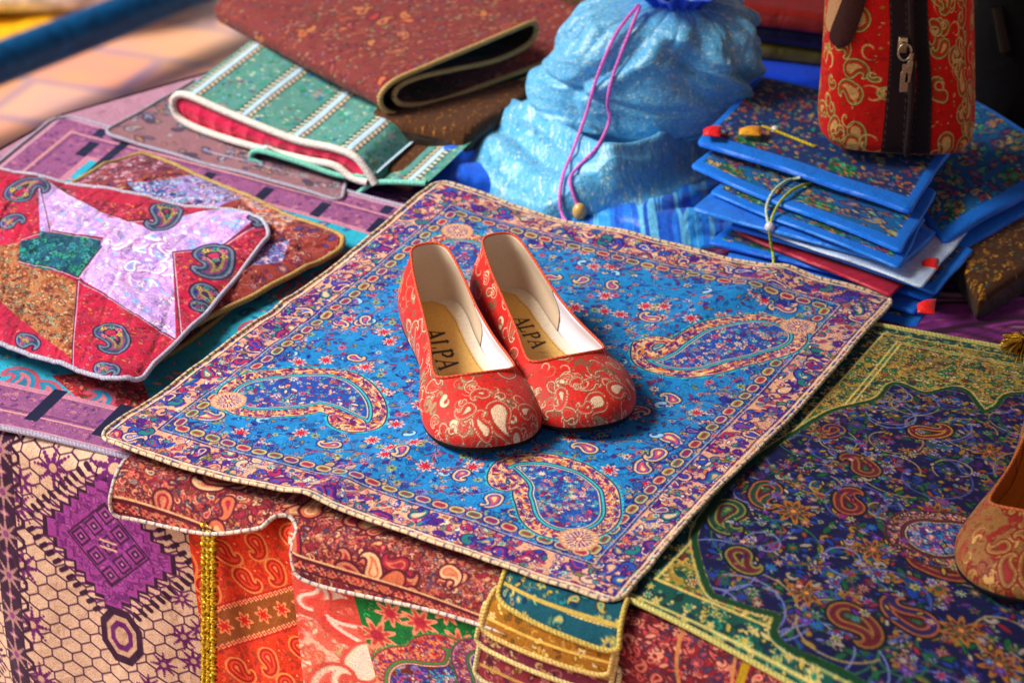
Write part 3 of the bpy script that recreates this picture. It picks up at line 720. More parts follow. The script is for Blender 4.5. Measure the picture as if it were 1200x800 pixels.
for P in ([(203, 302), (212, 395)], [(203, 302), (265, 288), (328, 256)], [(92, 336), (85, 432)], [(92, 336), (150, 372), (206, 400)], [(118, 292), (60, 282), (45, 210)], [(120, 302), (92, 334), (22, 312)], [(25, 290), (48, 284)], [(150, 268), (100, 245), (45, 210)], [(150, 268), (250, 250), (325, 250)]):
    P = cv.px(P); cv.line(P, 2.2, '5a2848'); cv.line(P + 2, 1.2, 'e8d0e0')
for x, y, L, a in [(250, 302, 62, 2.4), (240, 345, 46, 2.0), (130, 400, 66, 2.2), (120, 438, 34, 1), (195, 252, 52, 2.6), (22, 235, 62, .2), (10, 270, 36, .5), (232, 358, 26, 1), (28, 405, 36, 1), (300, 262, 20, 2)]:
    p = cv.px([(x, y)])[0]
    cv.pais(p[0], p[1], L, a, False, [(2, '281840'), (0, '8088a0'), (-3, '285068'), (-6, '905080'), (-9, 'a89860'), (-12, '3a2858'), (-15, 'b83860')])
    for k in range(7):
        aa = k / 7 * 6.28; cv.flower(p[0] + L * .2 * cos(aa), p[1] + L * .2 * sin(aa), L * .07, 5, ['e8d060', '50b0a0', 'f080a0', '4050b0'][k % 4], '201848')
sheet('quilted_cover', 'quilted cover with lavender star, red paisley patches and white cord, on top of the pile', 'quilt', q1, cv, quilt_h(.0030, 9), .085, (.0017, 'd8d6e0', '9a9ab0'), 'quilted patchwork covers', M_QUILT)

# burgundy folded cloth draped over the front edge under the blue cloth
bq = [(150, 520), (640, 690), (600, 742), (138, 590)]
cv = hcv(bq, 1800, '8a2838', 41)
w_, h_ = cv.w, cv.h
cv.ornate(3800, 6, 15, ['c87858', 'd89878', '701830', 'b03850', '405070', 'e0b890', 'a06040'], '4a0c20', 'phlfs')
cv.ornate(26, 28, 46, ['c88868', 'a02840', 'c87858', 'e0b890'], '5a1028', 'p')
X, Y = cv.grid(); e = h_ - 1 - Y
for d0, w2, c in ((26, 2, 'e0b890'), (22, 3, '601028'), (6, 2, '601028')):
    cv.m = np.clip(w2 - np.abs(e - d0), 0, 1); cv.fill(c)
cv.m = None
for x in range(8, w_, 15): cv.flower(x, h_ - 14, 6, 4, 'd88068', '801838')
bur = thing('burgundy_cloth', 'burgundy paisley cloth with white stitched edge draped over the front edge beneath the blue cloth', 'cloth', [*(on_front(380, 620)[:2]), 0])
low = smooth([(138, 572), (143, 596), (165, 606), (240, 622), (300, 617), (330, 609), (342, 622), (346, 660), (368, 680), (450, 703), (530, 722), (604, 741)], 260) + [9, -5]
upp = smooth([(150, 545), (165, 538), (190, 545), (245, 560), (300, 578), (330, 590), (348, 596), (372, 603), (400, 612), (470, 636), (545, 662), (625, 690)], 260)
a1 = st(low[:, 0], low[:, 1]); a0 = st(upp[:, 0], upp[:, 1]); n = len(low); m_ = 150
tt = np.linspace(0, 1, m_)[:, None]; s_ = a0[0][None] * (1 - tt) + a1[0][None] * tt; t_ = (a0[1][None] - .02) * (1 - tt) + a1[1][None] * tt
nn = 800; i_ = np.linspace(0, n - 1, nn); s_ = np.array([np.interp(i_, np.arange(n), r) for r in s_]); t_ = np.array([np.interp(i_, np.arange(n), r) for r in t_])
fold = np.exp(-((i_ / (n - 1) - .45) / .09) ** 2)[None]; left = 1 / (1 + np.exp((i_ / (n - 1) - .50) * 60))[None]
wv = .0015 + tt * (.004 * left + .002) + .002 * np.sin(i_ / n * 20)[None] * tt
Hh = np.linalg.inv(homog(SQ, np.c_[st(*np.array(bq, float).T)])); uv = hap(Hh, np.stack([s_, t_], -1))
X, Y, Z = drape_point(s_, t_, .0068, wv); G = np.dstack([X, Y, Z])
part('panel', G, gridF(m_, nn), M_CLOTH, bur, samp(cv, uv[..., 0], uv[..., 1]))
braid('piping', np.r_[G[::-1, 0][:80][::-1][::-1], G[-1]], .0013, 'e8dcd0', 'c8b8a8', bur, False, stitch='8a7c90')

# navy and green cloth at the right, lying on the table and dropping a little over its edge
qn = Quad([(1020, 378), (1420, 452), (1560, 1085), (706, 688)], .0105); cv = qn.canvas(1700, '080c50', 51)
print('navy', qn.lu, qn.lv, cv.w, cv.h)
w_, h_ = cv.w, cv.h
lob = np.array([(1350, 490), (1200, 462), (1170, 478), (1150, 482), (1125, 455), (1085, 460), (1050, 448), (1030, 466), (985, 478), (960, 490), (900, 530), (870, 555), (840, 590), (820, 622), (822, 650), (835, 690), (850, 700), (885, 712), (915, 722), (918, 752), (1000, 790), (1300, 930), (1500, 700)], float)
lb = smooth(cv.px(lob), 130, True); d = cv.psd(lb)
dirs = np.clip(d * .06, -1, 1)
cv.m = np.clip(d + .5, 0, 1); cv.fill('b09848'); cv.ornate(5200, 6, 15, ['e0c888', 'd0b060', '0c6a60', 'b06a38', '104a50', 'e0c890', '8a2838', '2a8048'], '143828', 'phlfds')
X, Y = cv.grid(); e = np.minimum(np.minimum(X, w_ - 1 - X), np.minimum(Y, h_ - 1 - Y))
cv.m = np.clip(26 - e, 0, 1) * np.clip(d, 0, 1); cv.fill('0e5a50'); cv.ornate(1400, 8, 14, ['c8b468', '1c8a78', 'd8c890', '0a3a50'], '082820', 'fhld')
for d0 in (5, 27, 50, 56): cv.m = np.clip(1.6 - np.abs(e - d0), 0, 1); cv.fill('e0d088')
cv.m = np.clip(2.8 - np.abs(d - 3), 0, 1); cv.fill('0c4828'); cv.m = np.clip(1.2 - np.abs(d - 7), 0, 1); cv.fill('d0c080')
cv.m = np.clip(.5 - d, 0, 1); cv.fill('070b4c')
cv.ornate(2900, 9, 21, ['802040', 'a08038', '1c4498', '1a6040', '985038', '5868a8', '482070', 'a89c90', '146040'], '060828', 'fflldh')
for k in range(150):
    x, y = cv.rs.uniform(0, w_), cv.rs.uniform(0, h_); r = cv.rs.uniform(16, 46); a = cv.rs.uniform(0, 6.28); t = np.linspace(0, 1, 60); th = a + t * 5.2; rr_ = r * (1 - .55 * t)
    cv.line(np.c_[x + rr_ * np.cos(th), y + rr_ * np.sin(th)], 1.3, ['8088b8', '5868a0', 'a89870', '307050'][k % 4])
for x, y in [(960, 500), (890, 560), (940, 610), (875, 650), (965, 515), (1035, 655), (1075, 500), (1010, 540), (890, 440), (1100, 600), (1060, 720), (1000, 730), (930, 690), (1150, 520), (1130, 680), (1180, 600), (1090, 640), (1110, 740), (1160, 760), (1010, 600), (860, 600)]:
    p = cv.px([(x, y)])[0]; L = cv.rs.uniform(30, 48)
    p = p + cv.rs.uniform(-14, 14, 2); gc = ['b89048', '9a7040', 'a86848', '8a8a50'][cv.rs.randint(4)]
    if cv.rs.rand() < .55: cv.pais(p[0], p[1], L, cv.rs.uniform(0, 6.28), cv.rs.rand() < .5, [(2, '050818'), (0, gc), (-2, ['1a4a3a', '30205a', '6a2030'][cv.rs.randint(3)]), (-6, gc), (-8, '501828'), (-11, '2a6a4a'), (-13, gc)] if L < 50 else [(3, '050818'), (0, 'b89048'), (-3, '1a4a3a'), (-6, 'a88858'), (-8, '702038'), (-12, 'c09050')])
    else: cv.flower(p[0], p[1], L * .40, 9, 'a87838', 'c0a050', '6a2430', .3); cv.flower(p[0], p[1], L * .18, 7, '2a6a48', 'd0a050', 'a03040')
p = cv.px([(1090, 615)])[0]; cv.boteh(cv.px([(1095, 628), (1120, 622), (1142, 612)]), [34, 26, 10], .6, '101030', 'a88858', '7a3020', '201840', '803040')
cv.m = np.clip(-8 - d, 0, 1); cv.ornate(700, 6, 12, ['a03050', 'b89848', '3068c0', '208048', '8088c0', '6a3090', 'c8b8a8'], '060828', 'fld'); cv.m = None
def navy_warp(X, Y, Z, U, V):
    out = (X - E0[0]) * EN[0] + (Y - E0[1]) * EN[1]; s = (X - E0[0]) * ED[0] + (Y - E0[1]) * ED[1]
    o2, z2 = edge_profile(s, out, .02, 0)
    k = out > -.0157; off = .0043
    return np.where(k, E0[0] + ED[0] * s + EN[0] * (o2 + off), X), np.where(k, E0[1] + ED[1] * s + EN[1] * (o2 + off), Y), np.where(k, z2 + Z, Z)
navy, _ = sheet('navy_cloth', 'navy cloth with green lobed gold border lying at the right under the gold shoe', 'table cloth', qn, cv, hmix(.0015, 14, 15), .03, (.0018, 'e8dc98', '9a9a58'), None, None, warp=navy_warp)

# small folded cloths with metallic braid hanging at the front, a pile of rounded corners
def fold_corner(quad, z_off, g_, pal, dk, label, seed, trim, group):
    cv = hcv(quad, 1500, g_, seed); cv.ornate(int(cv.w * cv.h / 60), 6, 13, pal, dk, 'phlfsd')
    X, Y = cv.grid()
    for d0, c in ((16, pal[0]), (38, pal[1])): cv.m = np.clip(2 - np.abs((cv.h - 1 - Y) - d0), 0, 1); cv.fill(c)
    cv.m = None
    a = np.array(quad, float); s, t = st(a[:, 0], a[:, 1]); H = homog(SQ, np.c_[s, t]); nu, nv = cv.w, cv.h
    U, V_ = np.meshgrid(np.linspace(0, 1, nu), np.linspace(0, 1, nv)); U, V_ = corner_round(U, V_, .14); q = hap(H, np.stack([U, V_], -1))
    X, Y, Z = drape_point(q[..., 0], q[..., 1], z_off, .004 * np.sin(U * 3.1)); G = np.dstack([X, Y, Z])
    r = thing('folded_cloth', label, 'folded cloth', [*G[0, 0][:2], 0], group)
    part('panel', G, gridF(nv, nu), M_CLOTH, r, samp(cv, U, V_))
    loop = np.r_[G[0, :], G[1:, -1], G[-1, -2::-1], G[-2:0:-1, 0]]
    braid('piping', loop, .0016, trim[0], trim[1], r, True)
    return r, G
GR = 'small cloths with cord edges hanging in a pile at the front'
fold_corner([(575, 722), (735, 775), (722, 850), (562, 790)], .0068, '8a3040', ['c0a060', 'b06a70', '602040', 'd0a890'], '401020', 'mauve and gold cloth corner, lowest in the pile at the front', 61, ('f0e8c8', 'a89858'), GR)
fold_corner([(578, 700), (733, 758), (722, 812), (566, 752)], .0088, '7a3048', ['b09058', 'c07880', '502040', 'd8b890'], '401020', 'plum cloth corner with cream cord, second from the bottom of the front pile', 62, ('f0e4b8', 'b09a50'), GR)
_, G = fold_corner([(590, 690), (734, 742), (724, 792), (575, 738)], .0108, 'a87828', ['e8c870', 'c89838', '806020', 'f0e0b0'], '604010', 'golden metallic braided cloth corner in the front pile, just below the teal one', 63, ('f0dca0', 'a88840'), GR)
fold_corner([(606, 672), (744, 712), (738, 768), (592, 706)], .0126, '105a68', ['c8b060', '1a8a90', '103a68', 'd0b878'], '082838', 'teal and gold cloth corner with gold cord, top of the front pile', 64, ('ecd888', '98823c'), GR)

# ------------------------------------------------------------------ the blue cloth the shoes stand on
qb = Quad([(513, 226), (1050, 347), (725, 704), (113, 512)], .0158)
DB = 2000; cv = qb.canvas(DB, '2492cc', 71); print('blue', qb.lu, qb.lv, cv.w, cv.h)
w_, h_ = cv.w, cv.h; X, Y = cv.grid()
BP = ['f0b890', 'e04868', 'f4e0c8', '50207a', '2a48b8', 'f08850', '8a9a48', '60c8c0']
# field: mottled blues, then fine dark twigs, then flowers and hooks
cv.ornate(4200, 8, 20, ['1268a8', '2090c8', '0e5a98', '289ccc', '1a84bc'], '1468a8', 'lhsd')
cv.ornate(5200, 7, 15, ['1a78c0', '2a9ccc', '28509c', '4ab0d8', '243a9c', '3a2a80', '6a2a70', '48a8d8', 'a03058', '7090d8', 'b89048'], '12408c', 'lllhsd')
cv.ornate(1300, 9, 17, ['d89888', 'b84868', '5a2a80', 'd8ccb8', '4058b0', '90b8d8', '8a9850'], '1a3a80', 'ffhhls')
for k in range(230):                                       # scrolling stems that join the flowers
    x, y, r, a, sg = cv.rs.uniform(40, w_ - 40), cv.rs.uniform(40, h_ - 40), cv.rs.uniform(14, 38), cv.rs.uniform(0, 6.28), cv.rs.choice([-1, 1])
    t = np.linspace(0, 1, 30); th_ = a + sg * t * 4.6; rr_ = r * (1 - .72 * t); Q = np.c_[x + rr_ * np.cos(th_), y + rr_ * np.sin(th_)]
    cv.line(Q, 2.0, ['1c2f7c', '163f8c', '3a2a78'][k % 3]); cv.line(Q + .8, .9, ['8ab8d8', 'c8a890', '68b8c8', 'b890b8'][k % 4])
    for i in (6, 13, 20): cv.flower(Q[i, 0], Q[i, 1], 4.2, 5, ['d89880', '70a8d8', 'b04870', 'c8c090'][(k + i) % 4], '28307c')
    cv.flower(Q[-1, 0], Q[-1, 1], 6.5, 7, ['e8c8b0', 'd07080', 'a8b870'][k % 3], '502870')
for k in range(95):
    x, y = cv.rs.uniform(60, w_ - 60), cv.rs.uniform(60, h_ - 60); cv.flower(x, y, cv.rs.uniform(10, 13), 8, 'f4c8b8', 'd02848', 'a02058', cv.rs.rand() * 3)
for k in range(42):
    x, y = cv.rs.uniform(60, w_ - 60), cv.rs.uniform(60, h_ - 60); cv.pais(x, y, cv.rs.uniform(22, 36), cv.rs.rand() * 6.28, k % 2 == 0, [(2, '123878'), (0, 'e8c8a0'), (-3, '2858a8'), (-5, 'd06080'), (-8, 'e8d8a0')])
for k in range(40):
    x, y = cv.rs.uniform(60, w_ - 60), cv.rs.uniform(60, h_ - 60); cv.pais(x, y, cv.rs.uniform(18, 30), cv.rs.rand() * 6.28, k % 2 == 0, [(.6, '0c4a90'), (-1, 'b0d8f0')], T_H)
# border
e = np.minimum(np.minimum(X, w_ - 1 - X), np.minimum(Y, h_ - 1 - Y)); wob = 6 * np.sin((X - Y) * .055) + 3 * np.sin((X + Y) * .13)
cv.m = np.clip(90 + wob * 1.4 - e, 0, 1); cv.ornate(3600, 9, 20, ['3a2a88', '2088c0', '5a3a90', 'b888b0', '3098a8', 'c8b080', '2048a0', '2a78b8'], '1c1c6c', 'phlsf')
cv.m = None
def ring(dist, step, fn):
    P = [(dist, dist), (w_ - dist, dist), (w_ - dist, h_ - dist), (dist, h_ - dist)]; k = 0
    for a, b in zip(P, P[1:] + P[:1]):
        a, b = np.array(a, float), np.array(b, float); L = np.linalg.norm(b - a); n = int(L / step)
        for i in range(n): p = a + (b - a) * (i + .5) / n; fn(p[0], p[1], math.atan2(b[1] - a[1], b[0] - a[0]), k); k += 1
def oval(x, y, a, k):
    u = np.array([cos(a), sin(a)]); sl, d = cv.chain(np.array([x, y]) + np.linspace(-3.5, 3.5, 5)[:, None] * u, [6.5] * 5)
    if sl is not None: cv.layers(sl, d, [(1.5, '28307c'), (0, 'd8c098'), (-2.4, ['3a8a6a', '8a9a58', 'b04860', '6a4a90'][k % 4]), (-4.5, 'a03050')])
ring(70, 23, oval)
cv.m = np.clip(54 - e, 0, 1); cv.fill('e4b89c')
cv.ornate(1500, 9, 24, ['5a2a8a', '3050b0', 'b84868', '2a8a88', '8a8a48', 'd89068', 'e8dcc8'], '48186c', 'phls')
cv.ornate(1300, 8, 15, ['ecd0b8', 'e0a080', '6a3a9a', '3a62c8', 'd04860', '48a8a0', 'fae8d0'], '3a1a70', 'flhd')
for d0, w2, c in ((54, 1.2, '2a2a78'), (57, 1.1, 'd0b8b0'), (10, 1.2, '5a3060'), (7, 1.8, 'f0dcc0')):
    cv.m = np.clip(w2 - np.abs(e - d0), 0, 1); cv.fill(c)
cv.m = None
cv.m = np.clip(52 - e, 0, 1) * np.clip(e - 12, 0, 1); cv.ornate(260, 22, 34, ['3a60b8', 'e8ccb0', 'b03868', 'e0b090', '5a2a8a', '2a8888'], '3a1a70', 'phs')
cv.ornate(420, 8, 14, ['f8d8b8', 'f0a070', '6a3a9a', '3a62c8', 'd04860', '48a8a0'], '4a2070', 'flhd'); cv.m = None
# four large corner paisleys, each with its round flower
def big(bul, fl, rad=(58, 60, 52, 38, 22, 12, 8, 6, 4)):
    cv.boteh(cv.px(bul), rad, 1.0)
    p = cv.px([fl])[0]
    for r_, n_, c in ((23, 0, 'd8a888'), (21, 18, 'f2dcc4'), (17, 18, '6a3a8a'), (13, 14, 'ecc8b0'), (8, 8, 'a03868'), (3.5, 0, 'f0d8a8')):
        if n_: cv.flower(p[0], p[1], r_, n_, c, c, None)
        else:
            sl, d = cv.chain([p], [r_]); cv.layers(sl, d, [(0, c)])
big([(310, 462), (345, 458), (378, 455), (405, 466), (424, 482), (430, 495), (412, 500), (396, 496), (392, 487), (402, 484)], (268, 470))
big([(668, 598), (664, 580), (655, 566), (630, 552), (605, 546), (587, 552), (583, 566), (595, 572), (606, 566)], (680, 630))
big([(890, 392), (862, 398), (835, 408), (808, 420), (780, 424), (758, 420), (752, 408), (765, 400), (782, 400), (785, 406)], (934, 381))
big([(540, 300), (560, 312), (580, 330), (600, 350), (590, 365), (570, 360)], (536, 277))
def blue_h(X, Y, U, V):
    z = .0020 * noise2(X, Y, 21, 11, 3)
    z += .010 * np.exp(-(((U - .02) / .16) ** 2 + ((V - .02) / .2) ** 2))       # pushed up by the goods behind
    z += .0011 * noise2(X * 1.0, Y * 2.2, 77, 34, 3) + .0034 * np.exp(-((U + .35 * V - .78) / .035) ** 2) + .0022 * np.exp(-((V - .5 + .2 * U) / .02) ** 2) * (1 - U)   # old fold lines
    ed = np.minimum(np.minimum(U, 1 - U), np.minimum(V, 1 - V)); z += .0010 * np.exp(-ed * 40) * np.sin(U * 17 + V * 13)
    return z
def blue_w(X, Y, Z, U, V):
    k = np.exp(-((1 - U) / .10)) * np.sin(np.clip((V - .1) / .9, 0, 1) * 2 * pi) * .0035
    k2 = np.exp(-((1 - V) / .1)) * np.sin(U * 3 * pi) * .0025
    return X + k * .8 - k2 * .3, Y + k * .3 - k2 * .8, Z
sheet('blue_cloth', 'bright blue square paisley cloth with cream corded edge, the red shoes standing on it', 'table cloth', qb, cv, blue_h, .028, (.00125, 'ecdfc4', 'd0bc98'), None, None, warp=blue_w, thick=.0015, stitch='8a7880')
from mathutils.bvhtree import BVHTree
from mathutils import Vector
def bvh_of(objs):
    V, F = [], []; o = 0
    for ob in objs:
        w = wloc(ob); me = ob.data; a = np.empty(len(me.vertices) * 3, f4); me.vertices.foreach_get('co', a); a = a.reshape(-1, 3) + w
        f = np.empty(len(me.loops), np.int32); me.loops.foreach_get('vertex_index', f); V.append(a); F.append(f.reshape(-1, 4) + o); o += len(a)
    return BVHTree.FromPolygons(np.concatenate(V).tolist(), np.concatenate(F).tolist())
def lay_on(bv, pts, off, zmin=.004, dense=0):
    """points of a cord that lies over goods: found where the line of sight meets them, lifted by the cord's own radius"""
    if dense: pts = smooth(pts, dense)
    out = []
    for x, y in pts:
        d = Vector(ray(x, y)).normalized(); h = bv.ray_cast(Vector((0, 0, CAM_H)), d)
        p = np.array(h[0]) if h[0] is not None else on_z(x, y, zmin); out.append(p - np.array(d) * off)
    out = np.array(out)
    if dense:                                              # the cord bridges hollows: never deeper than its neighbours
        r = np.linalg.norm(out - [0, 0, CAM_H], axis=1); m = np.array([r[max(0, i - 3):i + 4].min() for i in range(len(r))]); m = np.convolve(np.pad(m, 3, 'edge'), np.ones(7) / 7, 'valid'); m = np.minimum(m, r)
        out = np.array([0, 0, CAM_H]) + (out - [0, 0, CAM_H]) * (m / r)[:, None]
    return out
def cord(name, pts3, r, c1, c2, parent, k=8): return braid(name, smooth(pts3, 160), r, c1, c2, parent, False, .0035, k=k)
def ball(name, p, r, c, parent, m=None, sz=1.):
    U, V_ = np.meshgrid(np.linspace(0, 2 * pi, 20, endpoint=False), np.linspace(.001, pi - .001, 14))
    G = np.dstack([p[0] + r * np.sin(V_) * np.cos(U), p[1] + r * np.sin(V_) * np.sin(U), p[2] + sz * r * np.cos(V_)])
    return part(name, G, gridF(14, 20, True), m or M_PEARL, parent, np.broadcast_to(C(c), (14, 20, 3)))

# ------------------------------------------------------------------ shoes
def periodic(P, n):
    Q = smooth(P, n, True); Q = np.asarray(Q); s = np.r_[0, np.cumsum(np.linalg.norm(np.diff(np.r_[Q, Q[:1]], axis=0)[:, :2], axis=1))]
    t = np.linspace(0, s[-1], n, endpoint=False); Qc = np.r_[Q, Q[:1]]
    return np.stack([np.interp(t, s, Qc[:, i]) for i in range(Q.shape[1])], -1)
def shoe(label, heel, toe, zb, cv, ink=True, wid=1., hgt=1., textx=0., tsh=.19, fs=.0125, group=None, lining=('dccab4', 'eceaf4'), foot='e4c07c'):
    h, t = on_z(*heel, zb), on_z(*toe, zb); dy = (t - h)[:2]; L = np.linalg.norm(dy); dy /= L; dx = np.array([dy[1], -dy[0]])   # right handed, z up
    print(label[:20], 'length', L)
    root = thing('shoe', label, 'shoe', h, group)
    def W3(p):
        p = np.asarray(p, float); return np.stack([h[0] + p[..., 0] * dx[0] + p[..., 1] * dy[0], h[1] + p[..., 0] * dx[1] + p[..., 1] * dy[1], zb + p[..., 2]], -1)
    half = [(0, 0), (.36, .008), (.56, .05), (.62, .14), (.60, .28), (.62, .42), (.76, .56), (.94, .69), (1.0, .78), (.89, .88), (.58, .96), (.25, .995)]
    hw = .0385 * wid
    O = [(x * hw, y * L) for x, y in half] + [(0, L)] + [(-x * hw, y * L) for x, y in half[::-1] if x > 0]
    N = 640
    B = periodic(np.array([(x, y, 0) for x, y in O]), N)
    # start of B is the heel; matching top line with the same share of the way round
    th = [(0, .004, .055), (.27, .02, .0545), (.37, .08, .052), (.44, .20, .045), (.48, .34, .038), (.56, .50, .0325), (.67, .63, .0292), (.69, .690, .0285), (.58, .718, .0295), (.30, .734, .0312)]
    Tn = [(x * hw, y * L, z * hgt) for x, y, z in th] + [(0, .740 * L, .0318 * hgt)] + [(-x * hw, y * L, z * hgt) for x, y, z in th[::-1] if x > 0]
    # correspondence: angle share chosen so that the toe spreads over the throat line
    T_ = periodic(np.array(Tn), 4000); sb = np.linspace(0, 1, N, endpoint=False)
    # B share at widest ball ~ .33 of the way; throat corner on T_
    ys = T_[:, 1]; corner = np.argmin(np.abs(T_[:2000, 1] - .68 * L)) / 4000; bc = np.argmin(np.abs(B[:N // 2, 1] - .74 * L)) / N
    m_ = np.interp(sb, [0, bc, .5, 1 - bc, 1], [0, corner, .5, 1 - corner, 1]); idx = (m_ * 4000).astype(int) % 4000; T = T_[idx]
    k = np.arange(-12, 13); w = np.exp(-(k / 6.) ** 2); w /= w.sum()
    T = sum(np.roll(T, int(i), 0) * wi for i, wi in zip(k, w))
    tang = np.roll(B, -1, 0) - np.roll(B, 1, 0); nrm = np.stack([tang[:, 1], -tang[:, 0], 0 * tang[:, 0]], -1); nrm /= np.linalg.norm(nrm, axis=1)[:, None]
    if ((B - B.mean(0)) * nrm).sum() < 0: nrm = -nrm
    yb = B[:, 1] / L; zsole = .0040 + .0065 * np.clip(1 - yb / .42, 0, 1) ** 1.2 + .004 * np.clip((yb - .82) / .18, 0, 1) ** 2
    def skin(shr, tin, M, up0=0.):
        b = B - nrm * shr; b = b.copy(); b[:, 2] = zsole + up0; tt = T - nrm * tin
        D = np.linalg.norm((tt - b)[:, :2], axis=1)[:, None]; H = (tt - b)[:, 2:3]
        far = np.clip((D - .02) / .05, 0, 1)
        toe_h = .0205 * hgt
        p1 = b + nrm * (.0045 * (1 - far) + .0045 * far) + np.array([0, 0, 1.]) * (H * .55 * (1 - far) + toe_h * .98 * far)
        p2 = tt + nrm * (.003 * (1 - far) + .46 * D * far) + np.array([0, 0, 1.]) * (-H * .30 * (1 - far) + (.0015) * far)
        u = np.linspace(0, 1, M)[:, None, None]
        return (1 - u) ** 3 * b + 3 * u * (1 - u) ** 2 * p1 + 3 * u * u * (1 - u) * p2 + u ** 3 * tt
    M = 150; G = skin(0, 0, M); Gs = None
    G = G + (nrm[None] * (.0005 * noise2(G[..., 0] * 1, G[..., 1] * 1, 5, 90, 2))[..., None])
    # pattern: unfolded from above, sides swing outwards
    topz = .042 * hgt; fold = np.clip(topz - G[..., 2], 0, 1)
    q = G[..., :2] + nrm[None, :, :2] * fold[..., None] * .8
    uu = (q[..., 0] + .09) / .18; vv = (q[..., 1] + .05) / (L + .10)
    part('upper', W3(G), gridF(M, N, True), M_SHOE, root, samp(cv, uu, vv))
    # lining: inner wall
    du_ = np.roll(G, -1, 1) - np.roll(G, 1, 1); dv_ = np.gradient(G, axis=0); nn_ = np.cross(du_, dv_); nn_ /= np.linalg.norm(nn_, axis=2)[..., None] + 1e-12
    sgn = np.sign((nn_[40] * nrm).sum()); off_ = np.linspace(.0022, .0009, M)[:, None, None]; Gi = (G - sgn * nn_ * off_)[np.linspace(0, M - 1, 60).astype(int)]; Gi[-1] = T - nrm * .0006; c = np.empty((60, N, 3), f4); front = (Gi[..., 1] / L > .33)[..., None]
    c[:] = np.where(front, C(lining[1]), C(lining[0]))
    seam = (np.abs(Gi[..., 1] / L - .33) < .006)[..., None]; c = np.where(seam, C('6a5a50'), c)
    part('lining', W3(Gi[:, ::-1]), gridF(60, N, True), M_LIN, root, c[:, ::-1])
    # binding round the opening
    rim = W3(T + np.array([0, 0, .0003])); braid('binding', rim, .0009, 'c83a2c' if ink else 'b04028', 'e08a60' if ink else 'd8a060', root, True, .003)
    # insole
    SD = 4200; ic = Cv(int(.09 * SD), int(L * SD), foot, 9)
    X, Y = ic.grid(); xr = (X / SD - .045); yr = Y / SD
    ic.ornate(1500, 3, 7, ['c89838', 'd8ac50', 'e0b458'], foot, 'd')
    # pinked edge of the heel-to-arch pad against the paler base
    hwid = np.interp(yr[:, 0] / L, [0, .05, .15, .3, .45, .7, .9, 1], [.15, .40, .47, .46, .50, .66, .60, .3]) * hw - .0035
    zig = (np.abs(xr) + .0009 * np.abs(((yr * 340) % 1) * 2 - 1)) > hwid[:, None]
    ic.a[zig] = C('e6dccc' if ink else 'c89040')
    ln = np.abs(np.abs(xr) - hwid[:, None] + .0016) < .00035; ic.a[ln & ((yr * 700) % 1 > .4)] = C('94703a')
    def glyph(ch, a0, fs, col):
        Lc = {'A': [((0, 0), (.42, 1), .07), ((.42, 1), (.84, 0), .15), ((.17, .36), (.66, .36), .07), ((-.1, 0), (.14, 0), .06), ((.66, 0), (.98, 0), .06)],
              'L': [((.14, 0), (.14, 1), .15), ((.0, 1), (.3, 1), .06), ((0, .02), (.62, .02), .07), ((.62, 0), (.66, .26), .07)],
              'P': [((.14, 0), (.14, 1), .15), ((0, 1), (.45, 1), .07), ((0, 0), (.3, 0), .06), ((.45, 1), (.66, .86), .12), ((.66, .86), (.66, .66), .14), ((.66, .66), (.45, .5), .12), ((.45, .5), (.14, .5), .06)]}[ch]
        for (x0, y0), (x1, y1), w in Lc:
            f = lambda x, y: ((.045 + textx - (y - .5) * fs) * SD, (a0 + x * fs) * SD); ic.line([f(x0, y0), f(x1, y1)], w * 1.45 * fs * SD, col)
    if ink:
        a0 = tsh * L
        for ch, adv in (('A', 1.08), ('L', .92), ('P', .95), ('A', 1.1)): glyph(ch, a0, fs, '40301c'); a0 += adv * fs
        for k in range(7): ic.line([((.045 + textx + .004 - .002 * (k % 3)) * SD, (a0 + .004 + k * .0022) * SD), ((.045 + textx - .003) * SD, (a0 + .0052 + k * .0022) * SD)], 2.2, 'a87c38')
    xn = np.linspace(-1, 1, 170)[None]; n_y = 330; yn = np.linspace(.006, .97, n_y)[:, None]
    R_ = B[:N // 2 + 1]; bw = np.interp(yn[:, 0] * L, R_[:, 1], np.abs(R_[:, 0])) - .002
    xx = xn * bw[:, None]; yy = yn * L + 0 * xn; zz = np.interp(yn[:, 0], B[:N // 2 + 1, 1] / L, zsole[:N // 2 + 1])[:, None] + .0025 + .0012 * xn ** 4
    part('insole', W3(np.dstack([xx, yy, zz])), gridF(n_y, 170)[:, ::1], M_LEATH, root, samp(ic, (xx + .045) / .09, yy / L))
    # sole and low heel
    rings = []
    for o_, z_ in ((-.005, 0), (-.0012, .0003), (-.0004, .0014), (-.0004, .0030), (-.0012, .0042), (-.006, .0045)):
        r = B + nrm * o_; r = r.copy(); base = zsole - .0040
        r[:, 2] = base + z_; rings.append(r)
    G = np.stack(rings); part('sole', W3(G), gridF(6, N, True), M_RUB, root)
    hs = B[(yb < .26)]; hs = B[np.r_[np.nonzero((yb < .26) & (np.arange(N) > N // 2))[0], np.nonzero((yb < .26) & (np.arange(N) < N // 2))[0]]]
    c0 = np.array([0, .12 * L, 0]); rg = [c0 + (hs - c0) * k_ + np.array([0, 0, z_]) for k_, z_ in ((.84, -.0002), (.88, .0005), (.90, .003), (.92, .0060))]
    rg = [np.r_[r, r[:1]] for r in rg]; part('heel', W3(np.stack(rg)), gridF(4, len(rg[0])), M_RUB, root)
    return root
